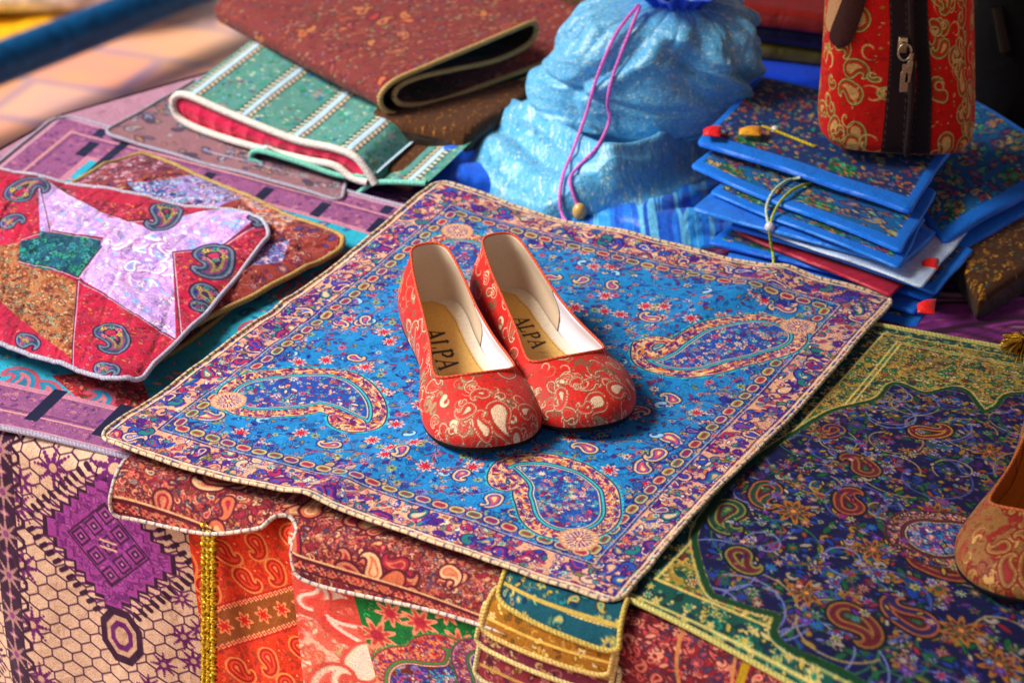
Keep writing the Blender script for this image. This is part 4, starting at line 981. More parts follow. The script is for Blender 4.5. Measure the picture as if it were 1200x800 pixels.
def shoe_canvas(seed, ground, pal, dark, gold, spr=0):
    cv = Cv(640, 1000, ground, seed)
    cv.ornate(2400, 8, 20, pal[:3], ground, 'shld'); cv.ornate(900, 12, 26, pal, dark, 'shlf')
    rs = cv.rs
    for k in range(240):
        x, y = rs.uniform(0, 640), rs.uniform(0, 1000); Ls = rs.uniform(34, 80); a = rs.uniform(0, 6.28); g = gold[rs.randint(3)]
        if k % 4 == 0: cv.pais(x, y, Ls, a, k % 8 == 0, [(1.5, gold[1]), (-.6, gold[0]), (-3.2, gold[1]), (-5.2, pal[2]), (-9, gold[2]), (-10.5, ground)])
        elif k % 4 == 1: cv.pais(x, y, Ls, a, k % 8 == 1, [(0, gold[0]), (-2.4, ground), (-6, g)], T_H)
        else: cv.pais(x, y, Ls * .9, a, k % 8 == 2, [(0, gold[1]), (-1.6, g)], T_H)
    for k in range(260):
        x, y = rs.uniform(0, 640), rs.uniform(0, 1000); r = rs.uniform(10, 34); a = rs.uniform(0, 6.28); t = np.linspace(0, 1, 26); th = a + t * 5; rr = r * (1 - .7 * t)
        P = np.c_[x + rr * np.cos(th), y + rr * np.sin(th)]; sl, d = cv.chain(P, .6 + 1.7 * np.sin(t * pi) ** .7)
        if sl is not None: cv.layers(sl, d, [(0, gold[k % 3]), (-1.7, pal[1])])
    # the large spray in the middle of the vamp
    for x, y, Ls, a, f in ((300, 830, 120, 2.9, 0), (360, 880, 90, .6, 1), (250, 900, 80, 4.2, 0), (390, 800, 70, 2.0, 1), (210, 820, 76, 5.5, 1), (330, 760, 60, 1.2, 0)):
        x, y, Ls, a = x + rs.uniform(-spr, spr), y + rs.uniform(-spr, spr), Ls * rs.uniform(1 - spr / 90, 1 + spr / 160), a + rs.uniform(-spr, spr) / 25
        cv.pais(x, y, Ls, a, f, [(1.5, gold[1]), (-.8, gold[0]), (-3, ground), (-5, gold[2]), (-6.5, ground), (-13, gold[1]), (-16, gold[0])])
    return cv
scv = shoe_canvas(81, 'cc2818', ['d83c28', 'b42014', 'c03820', '8a5030', 'd08868'], '981c14', ('ecd0b4', '94644a', 'b09070'))
GS = 'pair of red paisley shoes'
cvL = scv; zsh = .0185
shoe('red paisley flat shoe with its toe nearest the viewer, left one of the pair', (501, 372), (585, 536), zsh, cvL, textx=.005, group=GS, wid=.95)
cvR = shoe_canvas(87, 'cc2818', ['d83c28', 'b42014', 'c03820', '8a5030', 'd08868'], '981c14', ('ecd0b4', '94644a', 'b09070'), 34)
shoe('red paisley flat shoe with wide open cream lining, right one of the pair', (581, 360), (704, 511), zsh, cvR, textx=-.003, tsh=.20, fs=.0098, group=GS, wid=.95)
gcv = shoe_canvas(82, 'a07440', ['b08850', '906430', 'a87840', '8a2018', 'c04830'], '7a4820', ('a02818', '7a1c10', 'd8b070'))
shoe('gold paisley flat shoe cut off by the right edge, on the navy cloth', (1258, 512), (1194, 716), .0135, gcv, ink=False, wid=1.12, lining=('c88820', 'b87818'), foot='c88c1c')

# ------------------------------------------------------------------ folded cloths
def on_vplane(x, y, A, B):
    d = ray(x, y); e = (B - A)[:2]; n2 = np.array([e[1], -e[0]]); n2 /= np.linalg.norm(n2); n3 = np.array([n2[0], n2[1], 0]); o = np.array([0, 0, CAM_H])
    t = (n2 @ (A[:2] - o[:2])) / (d @ n3); return o + d * t[..., None]
def folded(label, prof, base, zb, ext, cv, trim, lining=None, name='folded_cloth', amp=.001, side=1, scale=1.0, m=None, group=None, nl=200, extz=0., thing_cat='folded cloth', cap=False):
    A, B = on_z(*base[0], zb), on_z(*base[1], zb); P = smooth(prof, 300); G0 = on_vplane(P[:, 0], P[:, 1], A, B)
    e0, e1 = on_z(*ext[0], zb + .03), on_z(*ext[1], zb + .03); E = e1 - e0; Ln = np.linalg.norm(E); s = arclen(G0); n = int(s[-1] * 900) + 2
    t = np.linspace(0, s[-1], n); G0 = np.stack([np.interp(t, s, G0[:, i]) for i in range(3)], -1)
    w = np.linspace(0, 1, nl)[:, None, None]; G = G0[None] + E * w + np.array([0, 0, extz]) * w
    nz_ = noise2(G[..., 0] + t[None] * .7, G[..., 1], 13, 30, 2); G[..., 2] += amp * nz_ * np.minimum(w[..., 0] * 12, 1)
    r = thing(name, label, thing_cat, [*G0.mean(0)[:2], zb], group)
    u = t / scale; v = w[..., 0] * Ln / scale
    part('panel', G, gridF(nl, n), m or M_CLOTH, r, samp(cv, np.broadcast_to(u[None] % 1, G.shape[:2]), np.broadcast_to(v % 1, G.shape[:2])))
    if lining:
        T = np.gradient(G0, axis=0); T /= np.linalg.norm(T, axis=1)[:, None]; nn = np.cross(T, E / Ln) * side
        part('lining', G + nn[None] * .0012, gridF(nl, n), M_SATIN, r, np.broadcast_to(C(lining), G.shape))
    braid('piping', G0, trim[0], trim[1], trim[2], r, False)
    if cap:
        k = int(np.argmin(G0 @ (B - A))); nn_ = 260; lo = G0[:k + 1][::-1]; up = G0[k:]; f = lambda a: np.stack([np.interp(np.linspace(0, 1, nn_), np.linspace(0, 1, len(a)), a[:, i]) for i in range(3)], -1)
        lo, up = f(lo), f(up); tt = np.linspace(0, 1, 24)[:, None, None]; inn_ = E / Ln * (.004 - .004 * np.sin(tt * pi)); Gc = lo[None] * (1 - tt) + up[None] * tt + inn_; Gc = Gc + E / Ln * (.0012 * np.abs(np.sin(np.linspace(0, 1, nn_) * 40)))[None, :, None]
        part('lining_face', Gc, gridF(24, nn_), M_SATIN, r, np.broadcast_to(C(lining), Gc.shape))
    return r, G
def tile_cv(px, base, seed, n, s0, s1, pal, dark, kinds='phlfds'):
    cv = Cv(px, px, base, seed); cv.ornate(n, s0, s1, pal, dark, kinds); return cv
# cloths below the folded ones
def flat(label, quad, z, base, pal, dark, seed, trim=None, dens=1100, cat='cloth', name='cloth', hf=.002, rnd=.05, sz=(7, 15), m=None, fn=None):
    q = Quad(quad, z); cv = q.canvas(dens, base, seed); cv.ornate(int(cv.w * cv.h / 90), sz[0], sz[1], pal, dark, 'phlfds')
    if fn: fn(cv)
    return sheet(name, label, cat, q, cv, hmix(hf, seed, 20), rnd, trim, m=m)
flat('faded rose and grey patterned cloth under the green folded cloth', [(230, 95), (420, 150), (400, 235), (120, 158)], .006, '9a7880', ['c8a8a0', '706888', 'b08878', '5a5068', '98a8b8'], '4a3848', 101, (.0016, 'c8c0c8', '9090a8'))
flat('dark mauve patterned cloth under the brown pile', [(470, 90), (660, 120), (560, 200), (380, 190)], .008, '6a3c50', ['a87080', '503040', '8a5868'], '301828', 102)
gcv2 = Cv(900, 900, '6aa098', 103); gcv2.ornate(9000, 7, 16, ['30a088', '50b8a0', '1a6070', '60a0d0', 'd85858', '2a9050', 'e0d8b8', '3a70b0', '70c8d8', 'e07868', 'a8d8c8', '6aa0c8', 'e8e0d0', 'b0c8d8'], '3a8880', 'flhdds')
X, Y = gcv2.grid()
for k in range(0, 900, 90):
    gcv2.m = np.clip(15 - np.abs(X - k - 30), 0, 1); gcv2.fill('1c6c70')
    for j in range(0, 900, 11): gcv2.pais(k + 20, j, 9, 2, False, [(1, '0c4840'), (0, 'e8dcc8')]); gcv2.pais(k + 40, j + 5, 9, 4, True, [(1, '0c4840'), (0, 'e8c8b0')])
    gcv2.m = np.clip(5 - np.abs(X - k - 30), 0, 1); gcv2.fill('c8e0f0'); gcv2.m = None
folded('green floral cloth with white stripes and mint edge, lower fold beneath the magenta lined one', [(500, 215), (440, 214), (415, 228), (380, 218), (330, 202), (300, 190), (294, 182), (305, 177), (350, 190), (400, 206), (440, 205)], ((300, 190), (430, 225)), .005, ((205, 112), (288, 52)), gcv2, (.0022, 'a8e8d8', '60a898'), None, scale=.55, nl=160)
folded('green floral cloth with white stripes folded over a magenta lining with white cord', [(432, 214), (412, 208), (392, 194), (358, 187), (290, 170), (240, 154), (213, 141), (204, 128), (205, 114), (220, 112), (262, 130), (310, 150), (350, 165), (392, 174), (416, 184), (430, 200), (440, 216)], ((205, 140), (425, 215)), .012, ((205, 112), (292, 48)), gcv2, (.0030, 'f8f4f0', 'c8c0b8'), 'd8105c', scale=.55, side=-1, nl=200, cap=True)
bcv = Cv(900, 900, '82403e', 104); bcv.ornate(9000, 7, 14, ['a05c50', 'b89068', '703448', 'a84c44', '80745c', '94546a', 'b09878'], '501c24', 'shlpps')
bcv.ornate(500, 20, 34, ['b07850', '803048', 'c08860', 'a84840'], '602028', 'sp')
cv_br = tile_cv(500, '5a3a20', 105, 900, 8, 16, ['c08838', '80501c', 'a87838', '402010'], '281408')
# brown and gold goods under the brown folded cloth
def pad(label, quad, z0, th, cv, side_c, name='pouch', cat='pouch', group=None, m=M_CLOTH, sm=M_SATIN, n=110, seed=1, puff=.25, wav=.0007, rnd=.03, jit=0, sway=0, ret=False, border=None):
    jr = np.random.RandomState(seed); quad = [(a + jr.uniform(-jit, jit), c_ + jr.uniform(-jit, jit) * .7) for a, c_ in quad]
    q = Quad(quad, z0 + th); U, V_ = np.meshgrid(np.linspace(0, 1, n), np.linspace(0, 1, n)); U2, V2 = corner_round(U, V_, rnd)
    XY = hap(q.toW, np.stack([U2, V2], -1)); X, Y = XY[..., 0], XY[..., 1]; e = np.minimum(np.minimum(U, 1 - U), np.minimum(V_, 1 - V_)); e = np.clip(e * 14, 0, 1)
    wx = .0035 * noise2(X, Y, seed + 50, 24, 2); wy = .0035 * noise2(X, Y, seed + 90, 24, 2); X = X + wx; Y = Y + wy
    cs_ = (np.abs(U * 2 - 1) ** 6) * (np.abs(V_ * 2 - 1) ** 6)
    Z = -.35 * th * cs_ + z0 + th * (1 - puff * (1 - np.sqrt(1 - (1 - e) ** 2))) + wav * noise2(X, Y, seed, 26, 2)
    sw = sway * (noise2(X, Y, 999, 15, 2) - .5) + sway * .22 * noise2(X, Y, seed + 7, 30, 2); z0 = z0 + .0; Z = Z + sw
    G = np.dstack([X, Y, Z]); c0 = G.reshape(-1, 3).mean(0); r = thing(name, label, cat, [c0[0], c0[1], z0], group)
    cv.m = None; part('panel', G, gridF(n, n), m, r, samp(cv, U2, V2))
    loop = np.r_[G[0, :], G[1:, -1], G[-1, -2::-1], G[-2:0:-1, 0]]; loop = resamp(loop, .0022, True); k = 9; cen = loop.mean(0)
    t = np.linspace(0, 1, k)[:, None, None]; out = loop - cen; out[:, 2] = 0; out /= np.linalg.norm(out, axis=1)[:, None]
    zz = loop[None, :, 2:] - (th * .9 if sway else 0) * t if sway else loop[None, :, 2:] * (1 - t) + (z0 + .0003) * t; bul = np.sin(t * pi) * (.0009 + .0005 * np.sin(arclen(loop) * 130 + seed)[None, :, None]); S_ = np.concatenate([loop[None, :, :2] + out[None, :, :2] * bul - out[None, :, :2] * .0015 * (t > .9), zz], -1)
    st_ = np.array([C(side_c)] * k)[:, None] * (1 + 0 * t); part('side_band', S_, gridF(k, len(loop), True), sm, r, np.broadcast_to(st_, S_.shape))
    return r
def pouch_cv(seed, kind, w=420, h=300):
    if kind == 'dark': cv = Cv(w, h, '18407a', seed); cv.ornate(900, 9, 22, ['c88058', '2a80c0', '802858', 'd0b070', '30a090', 'a0485c'], '0c1c48', 'phlfs')
    elif kind == 'teal': cv = Cv(w, h, '1470a8', seed); cv.ornate(500, 14, 40, ['60b890', 'c89858', '1a90c8', '20508c', 'd8c890', 'a85070'], '0c3060', 'pphls')
    elif kind == 'gold': cv = Cv(w, h, '5a3c20', seed); cv.ornate(700, 10, 20, ['b08030', '704820', 'c89840', '30605a'], '201008', 'phlfs')
    elif kind == 'satin': cv = Cv(w, h, '1a88e8', seed); return cv
    elif kind == 'crim': cv = Cv(w, h, 'b00840', seed); return cv
    X, Y = cv.grid(); e = h - 1 - Y; e2 = np.minimum(np.minimum(X, w - 1 - X), np.minimum(Y, e))
    if kind != 'gold':
        cv.m = np.clip(30 - e, 0, 1); cv.fill('1a86e4'); cv.m = np.clip(14 - e2, 0, 1); cv.fill('1a86e4')
        for x0 in (60, 250): cv.m = ((X > x0) & (X < x0 + 52) & (e > 34) & (e < 72)).astype(f4); cv.fill('106858'); cv.ornate(30, 10, 20, ['40a060', 'c8a050', '30c0a0', 'c05060'], '083828', 'fhl')
    cv.m = None; return cv
pad('brown and gold brocade block under the right end of the brown folded cloth', [(520, 75), (640, 95), (545, 158), (420, 135)], .004, .030, cv_br, '3a2412', 'folded_cloth', 'folded cloth', seed=3)
pad('brown brocade block with gold side, front one below the brown folded cloth', [(500, 120), (560, 140), (478, 205), (418, 186)], .004, .014, cv_br, '8a6018', 'folded_cloth', 'folded cloth', seed=4)
folded('large brown paisley cloth folded several times with cream cord, on top of the left pile', [(720, 28), (690, 50), (650, 69), (570, 99), (512, 119), (474, 123), (462, 114), (468, 101), (490, 91), (530, 82), (580, 71), (616, 54), (628, 38), (624, 27), (600, 36), (560, 53), (500, 78), (462, 95), (446, 112), (450, 128), (470, 134), (520, 129), (600, 99), (650, 78), (700, 62)],
       ((452, 135), (650, 78)), .034, ((450, 118), (252, 14)), bcv, (.0022, 'dcc090', '9a7c48'), '30180c', scale=.50, nl=300, side=1)
pad('dark brown cloth block behind the brown folded cloth', [(600, -60), (760, -50), (720, 60), (610, 20)], .004, .038, cv_br, '2a1810', 'folded_cloth', 'folded cloth', seed=5)

# ------------------------------------------------------------------ light blue drawstring pouch
def mound(name, quad, chains, cv, m, parent, n=(260, 180), nz=.0012, seed=3, f=40, base=0., rep=1., sm=3):
    w = [on_z(*p, 0)[:2] for p in quad]; nu, nv = n; U, V_ = np.meshgrid(np.linspace(0, 1, nu), np.linspace(0, 1, nv)); XY = hap(homog(SQ, w), np.stack([U, V_], -1)); X, Y = XY[..., 0], XY[..., 1]
    H = np.full(X.shape, -.02)
    for pts, rad, h0, h1 in chains:
        p = smooth(pts, 100); zc = np.interp(np.linspace(0, 1, len(p)), [0, .5, 1], [h0 * .7, h1, h0 * .7]); q = np.array([on_z(a, b, z)[:2] for (a, b), z in zip(p, zc)]); rr = np.interp(np.linspace(0, 1, len(p)), np.linspace(0, 1, len(rad)), rad)
        for (a, b), r, z in zip(q, rr, zc):
            d2 = ((X - a) ** 2 + (Y - b) ** 2) / r ** 2; H = np.maximum(H, z * np.sqrt(np.clip(1 - d2, 0, 1)) - .02 * (d2 >= 1))
    H0 = H
    for _ in range(sm): H = (H + np.roll(H, 1, 0) + np.roll(H, -1, 0) + np.roll(H, 1, 1) + np.roll(H, -1, 1)) / 5
    H = np.where(H0 < -.01, np.minimum(H, .001), H)
    Z = H + nz * noise2(X, Y, seed, f, 3) + base + np.where(H > 0, 1, 0) * nz * 1.1 * (1 - 2 * np.abs(noise2(X * .6, Y * 1.3, seed + 5, f * .55, 2)) ** .6); F = gridF(nv, nu); keep = (Z.reshape(-1)[F] > .0).any(1)
    G = np.dstack([X, Y, Z]); c = samp(cv, (U * rep + Z * 1.5) % 1, (V_ * rep * .7 + Z * 7) % 1)
    F = F[keep]; used = np.unique(F); mp = np.zeros(nu * nv, int); mp[used] = np.arange(len(used))
    return part(name, G.reshape(-1, 3)[used], mp[F], m, parent, c.reshape(-1, 3)[used])
dam = Cv(1000, 1000, '68bce8', 111); dam.ornate(9500, 7, 16, ['a0dcf4', 'd0f0fc', '60b4e0', 'f0fcff', '40a0d8', '9cd0e8'], '58a8c4', 'shlds'); dam.ornate(1200, 16, 30, ['c8e8e8', '94ccd8', 'dcf0ec', '4a98bc'], '58a4c4', 'fsh')
sat = Cv(300, 300, '1488e8', 112)
for k in range(60): x = sat.rs.uniform(0, 300); sat.line([(x, 0), (x + sat.rs.uniform(-60, 60), 300)], sat.rs.uniform(2, 10), ['38a8f0', '0c70d8', '80d0f8', '0a60c8'][k % 4])
sat2 = Cv(300, 300, '0c78f0', 113)
so = thing('satin_scarf', 'pale blue crumpled satin scarf spilling out beneath the light blue pouch', 'scarf', on_z(730, 260))
m1 = mound('cloth', [(600, 150), (880, 150), (880, 310), (600, 310)], [([(640, 228), (700, 248), (770, 268), (832, 280)], [.012, .022, .02, .01], .006, .012), ([(650, 215), (720, 240), (800, 250), (845, 240)], [.01, .02, .02, .014], .008, .018), ([(700, 260), (760, 240), (830, 205)], [.012, .014, .012], .01, .02),
    ([(635, 245), (690, 262), (760, 276)], [.006, .012, .009], .004, .008), ([(740, 275), (800, 262), (840, 262)], [.008, .016, .014], .005, .012)], sat, M_SATIN, so, nz=.0016, seed=6, f=70)
s2 = thing('satin_bundle', 'vivid blue satin end poking out left of the light blue pouch', 'cloth', on_z(540, 190))
m2 = mound('cloth', [(480, 120), (620, 120), (620, 230), (480, 230)], [([(498, 184), (535, 194), (600, 202)], [.012, .022, .022], .010, .018), ([(500, 178), (530, 174), (580, 168)], [.010, .014, .014], .010, .022), ([(520, 200), (560, 208), (610, 212)], [.008, .012, .010], .006, .012)], sat2, M_SATIN, s2, (140, 100), .0015, 7, 60)
dp = thing('drawstring_pouch', 'light blue brocade drawstring pouch gathered at the neck with pink cords', 'pouch', on_z(755, 150))
m3 = mound('skirt', [(515, 62), (890, 62), (880, 264), (515, 264)], [
    ([(548, 150), (575, 182), (630, 214), (695, 238), (755, 226), (820, 182), (850, 150)], [.014, .024, .024, .020, .022, .020, .012], .016, .020),
    ([(546, 130), (590, 166), (655, 202), (715, 212), (778, 196), (846, 146)], [.016, .020, .017, .015, .016, .012], .028, .032),
    ([(570, 116), (620, 150), (685, 186), (750, 184), (800, 160), (856, 124)], [.012, .014, .013, .012, .012, .012], .040, .044),
    ([(590, 108), (650, 140), (715, 166), (790, 150), (860, 108)], [.012, .014, .012, .012, .012], .046, .056), ([(556, 140), (610, 122), (660, 110), (720, 100)], [.014, .022, .034, .05], .028, .046)], dam, M_BROC, dp, (440, 640), .0026, 8, 38, rep=2, sm=70)
# gathered body
n_u, n_v = 520, 260; U, V_ = np.meshgrid(np.linspace(0, 1, n_u, endpoint=False), np.linspace(0, 1, n_v)); th = U * 2 * pi
cen = on_z(752, 140, .03); nek = on_z(794, 2, .128); zz = np.interp(V_, [0, .12, .3, .55, .8, .93, 1], [.028, .04, .06, .09, .122, .129, .134]); rr = np.interp(V_, [0, .12, .28, .45, .62, .76, .86, .94, 1], [.070, .084, .088, .088, .083, .070, .046, .018, .024])
rr = .92 * rr * (1 + .05 * noise2(np.cos(th) * 1, np.sin(th) + V_ * 1.4, 12, 3.0, 2)); k_ = np.clip((V_ - .25) / .6, 0, 1)
rid = lambda a: 1 - 2 * np.abs(np.sin(a)) ** .7
k2 = np.clip((V_ - .55) / .3, 0, 1)
rr += (-.0075 * rid(th * 5.0 + 1.2 * np.sin(th * 2 + 1) + V_ * 1.6) - .0045 * rid(th * 11.5 + 1.7 + np.sin(V_ * 6 + th))) * k2 * (1 - .5 * k2)
crs = np.random.RandomState(44)
for k in range(17):
    a0_, b0_, c0_ = crs.uniform(0, 2 * pi), crs.uniform(-1.6, 1.6), crs.uniform(.1, .85); wd = crs.uniform(.09, .26); dp_ = crs.uniform(.006, .0125); ln_ = crs.uniform(.14, .4)
    dth = np.angle(np.exp(1j * (th - a0_ - b0_ * (V_ - c0_) - .5 * np.sin(V_ * 6 + k)))); e_ = np.exp(-((V_ - c0_) / ln_) ** 2)
    rr += e_ * dp_ * (-np.exp(-(dth / wd) ** 2) + .6 * np.exp(-((dth - wd * 1.9) / (wd * 1.3)) ** 2))
for c0_, dp_ in ((.10, .006), (.22, .007), (.36, .005)):
    rr -= dp_ * np.exp(-((V_ - c0_ - .05 * np.sin(th * 2 + c0_ * 20)) / .022) ** 2) * (.5 + .5 * np.sin(th * 1.0 + c0_ * 30))
rr += .0014 * noise2(th * 2, V_ * 8, 31, 2.2, 3)
cx = cen[0] + (nek[0] - cen[0]) * V_ ** 1.3; cy = cen[1] + (nek[1] - cen[1]) * V_ ** 1.1
G = np.dstack([cx + rr * np.cos(th), cy + rr * .8 * np.sin(th), zz]); bd = part('body', G, gridF(n_v, n_u, True), M_BROC, dp, samp(dam, (U * 4) % 1, (V_ * 1.4) % 1))
U, V_ = np.meshgrid(np.linspace(0, 1, 300, endpoint=False), np.linspace(0, 1, 50)); th = U * 2 * pi; rr = .016 + .026 * V_ + .006 * np.sin(th * 9) * V_ + .003 * np.sin(th * 17 + 1)
G = np.dstack([nek[0] + rr * np.cos(th), nek[1] + rr * np.sin(th), .124 + .030 * V_ - .010 * V_ ** 3]); part('ruffle', G, gridF(50, 300, True), M_SATIN, dp, np.broadcast_to(C('0c60e0'), (50, 300, 3)))
bv = bvh_of([bd, m3, m1, m2])
cord('cord', lay_on(bv, [(748, 6), (722, 40), (700, 90), (688, 130), (672, 175), (660, 205), (656, 235), (662, 258), (680, 270), (705, 276)], .0018, dense=90), .0013, 'f8a0e8', 'd878c8', dp)
cord('cord', lay_on(bv, [(750, 8), (735, 45), (718, 90), (712, 120), (714, 142), (700, 172), (678, 195), (668, 210), (672, 228), (678, 243)], .0018, dense=90), .0013, 'f8a0e8', 'd878c8', dp)
p = lay_on(bv, [(679, 248)], .003)[0]; ball('bead', p, .0052, 'e0c080', dp, sz=1.3)

# ------------------------------------------------------------------ stack of small blue pouches
GP = 'blue satin edged pouches stacked at the right'
pads = [
 ([(1090, 262), (1215, 198), (1290, 262), (1145, 346)], .000, .020, 'gold', '4a3420', 'brown and gold pouch, bottom right corner of the stack', 121),
 ([(860, 238), (1130, 318), (1078, 376), (822, 322)], .000, .007, 'teal', '1a88e8', 'teal patterned blue pouch at the very bottom of the stack', 122),
 ([(890, 232), (1120, 306), (1062, 358), (842, 296)], .007, .006, 'satin', '0c80e8', 'plain blue satin pouch, just above the bottom one', 123),
 ([(880, 225), (1128, 296), (1086, 350), (838, 280)], .0135, .005, 'teal', '0a70d8', 'blue pouch with patterned face below the crimson one', 131),
 ([(880, 220), (1110, 288), (1050, 346), (858, 264)], .019, .005, 'crim', 'b80840', 'thin crimson satin pouch low in the stack', 124),
 ([(870, 212), (1136, 280), (1086, 336), (846, 258)], .0245, .005, 'teal', '1a90f0', 'sky blue pouch just above the crimson one', 132),
 ([(870, 205), (1130, 270), (1090, 324), (850, 244)], .030, .0045, 'white', 'd8e8f8', 'thin white lined satin pouch in the middle of the stack', 125),
 ([(1020, 218), (1160, 150), (1270, 225), (1105, 315)], .010, .010, 'teal', '147cd8', 'blue patterned pouch at the right side of the stack, lowest', 133),
 ([(1010, 208), (1150, 140), (1264, 212), (1112, 300)], .021, .010, 'teal', '147cd8', 'blue patterned pouch at the right side of the stack, in the middle', 126),
 ([(870, 196), (1104, 258), (1052, 312), (822, 232)], .035, .006, 'satin', '2a98f0', 'plain bright blue pouch above the white lined one', 127),
 ([(1020, 190), (1150, 118), (1260, 186), (1098, 272)], .032, .010, 'teal', '147cd8', 'blue patterned pouch at the right side of the stack, highest', 128),
 ([(880, 180), (1080, 240), (1040, 296), (832, 214)], .0415, .005, 'teal', '2a98f0', 'pale blue edged patterned pouch, third from the top', 134),
 ([(870, 150), (1092, 222), (1040, 286), (806, 194)], .047, .007, 'teal', '1a90f0', 'teal faced pouch with green squares, second from the top', 129),
 ([(900, 88), (1130, 150), (1066, 228), (820, 164)], .0575, .0085, 'dark', '1a88f0', 'dark blue paisley pouch with bright satin edge, top of the stack', 130)]
pobj = []
for qd, z0, th_, kind, sc_, lab, sd_ in pads:
    if kind == 'white': c = Cv(200, 200, 'c8dcf4', 5)
    else: c = pouch_cv(sd_, kind)
    th_ = th_ * (.55 if kind != 'gold' else 1)
    pobj.append(pad(lab, qd, z0 + .0015, th_, c, sc_, group=GP, seed=sd_, m=M_SATIN if kind in ('satin', 'crim', 'white') else M_CLOTH, jit=13 if kind != 'gold' else 0, sway=.0035 if kind != 'gold' else 0))
bv2 = bvh_of([ch for r_ in pobj for ch in r_.children])
tg = [([(904, 352), (907, 325), (906, 300), (902, 268), (912, 240), (930, 222), (950, 214)], 'd8e070', 'a0b040'), ([(902, 268), (898, 245), (906, 225), (922, 212), (938, 208)], 'e8f4e0', 'b8d0b0'), ([(955, 172), (930, 162), (905, 152), (893, 148)], 'e8d840', 'b0a030')]
for k, (pp, c1, c2) in enumerate(tg):
    r_ = pobj[[1, 12, 13][k]]; cord('cord', lay_on(bv2, pp, .0014, dense=60), .0011, c1, c2, r_)
for k, (x, y, r0, c) in enumerate([(907, 313, .0036, 'f0f0f8'), (902, 266, .0036, 'e8e8f0'), (908, 152, .003, 'f0f0f8')]): ball('bead', lay_on(bv2, [(x, y)], .002)[0], r0, c, pobj[[1, 12, 13][k]])
def tag(P4, th_, c, parent, name='tag'):
    P4 = np.array(P4); n = 14; U, V_ = np.meshgrid(np.linspace(0, 1, n), np.linspace(0, 1, n)); G = (P4[0] * ((1 - U) * (1 - V_))[..., None] + P4[1] * (U * (1 - V_))[..., None] + P4[2] * (U * V_)[..., None] + P4[3] * ((1 - U) * V_)[..., None])
    G[..., 2] += th_ * np.sin(U * pi) ** .5 * np.sin(V_ * pi) ** .5
    b = G.copy(); b[..., 2] = G[..., 2].min() - .0006
    part(name, np.r_[G.reshape(-1, 3), b.reshape(-1, 3)], np.r_[gridF(n, n), gridF(n, n, o=n * n)], M_SATIN, parent, np.broadcast_to(C(c), (2 * n * n, 3)))
for x, y, w_, h_, c, k in [(1090, 307, 11, 9, 'f01818', 4), (1086, 356, 11, 12, 'f01818', 1), (835, 152, 11, 8, 'e81830', 13), (836, 241, 6, 8, 'd81858', 9), (880, 152, 14, 7, 'f0b838', 13)]:
    tag([on_z(x - w_, y, .03 + (k == 13) * .036), on_z(x + w_, y - h_ * .5, .03 + (k == 13) * .036), on_z(x + w_ * .8, y + h_, .03 + (k == 13) * .036), on_z(x - w_, y + h_ * .8, .03 + (k == 13) * .036)], .004, c, pobj[k])

# ------------------------------------------------------------------ red paisley bag on the stack
def super_bag(root, c, a, b, h, rot, ex, cv, m, z0, n_u=640, n_v=360, lean=(0, 0), top=1., seed=3):
    U, V_ = np.meshgrid(np.linspace(0, 1, n_u, endpoint=False), np.linspace(0, 1, n_v)); th = U * 2 * pi
    ct, s_ = np.cos(th), np.sin(th); x = np.sign(ct) * np.abs(ct) ** (2 / ex); y = np.sign(s_) * np.abs(s_) ** (2 / ex)
    bot = np.interp(V_, [0, .015, .05, .10, .16], [.80, .90, .975, 1.0, 1.01]); k = bot * (1 + (top - 1) * V_) * (1 + .02 * noise2(np.cos(th) * 1.5, np.sin(th) * 1.5 + V_ * 2.2, seed, 2.6, 2))
    x = x * a * k; y = y * b * k; zz = z0 + h * V_; cr, sr = cos(rot), sin(rot)
    G = np.dstack([c[0] + x * cr - y * sr + lean[0] * V_, c[1] + x * sr + y * cr + lean[1] * V_, zz]); return G, U, V_
bag = thing('paisley_bag', 'red paisley fabric bag with brown zipper standing on the stack of pouches', 'bag', [*on_z(1048, 178, .067)[:2], .067])
rc = Cv(1500, 640, 'c8200c', 140); rc.ornate(900, 12, 26, ['d83818', 'a8180c', 'b83010', '7a6a20'], 'a01408', 'shl')
rs = rc.rs
for k in range(190):
    x, y = rs.uniform(0, 1500), rs.uniform(0, 640); L_ = rs.uniform(50, 120)
    if k % 3: rc.pais(x, y, L_, rs.uniform(0, 6.28), k % 4 == 1, [(1.5, '6a5018'), (0, 'e8c888'), (-3, '7a7428'), (-6.5, 'a85830'), (-10, 'c8281a'), (-14, 'd8b070')])
    else: rc.pais(x, y, L_, rs.uniform(0, 6.28), k % 4 == 0, [(0, '8a6a28'), (-1, 'e8cc98'), (-3.6, '8a8428'), (-7, 'b83818')], T_H)
for k in range(120):
    x, y = rs.uniform(0, 1500), rs.uniform(0, 640); r = rs.uniform(14, 46); a = rs.uniform(0, 6.28); t = np.linspace(0, 1, 26); th_ = a + t * 5; rr_ = r * (1 - .7 * t)
    sl, d = rc.chain(np.c_[x + rr_ * np.cos(th_), y + rr_ * np.sin(th_)], .8 + 2.4 * np.sin(t * pi) ** .7)
    if sl is not None: rc.layers(sl, d, [(0, 'e8c888'), (-2, '98842c')])
rc.ornate(700, 8, 18, ['e8a070', 'e8d090', '98902c'], '902010', 'fhd')
cb = on_z(1050, 157, .067); G, U, V_ = super_bag(bag, cb, .0575, .048, .17, R(-8), 3.6, rc, M_CLOTH, .068, top=.84, lean=(-.010, 0))
bagp = part('body', G, gridF(360, 640, True), M_CLOTH, bag, samp(rc, U * 1.0, 1 - V_))
bot = G[0]; cc_ = bot.mean(0); part('base', np.stack([bot, cc_ + (bot - cc_) * .02]), gridF(2, 640, True), M_DARK, bag)
bvb = bvh_of([bagp])
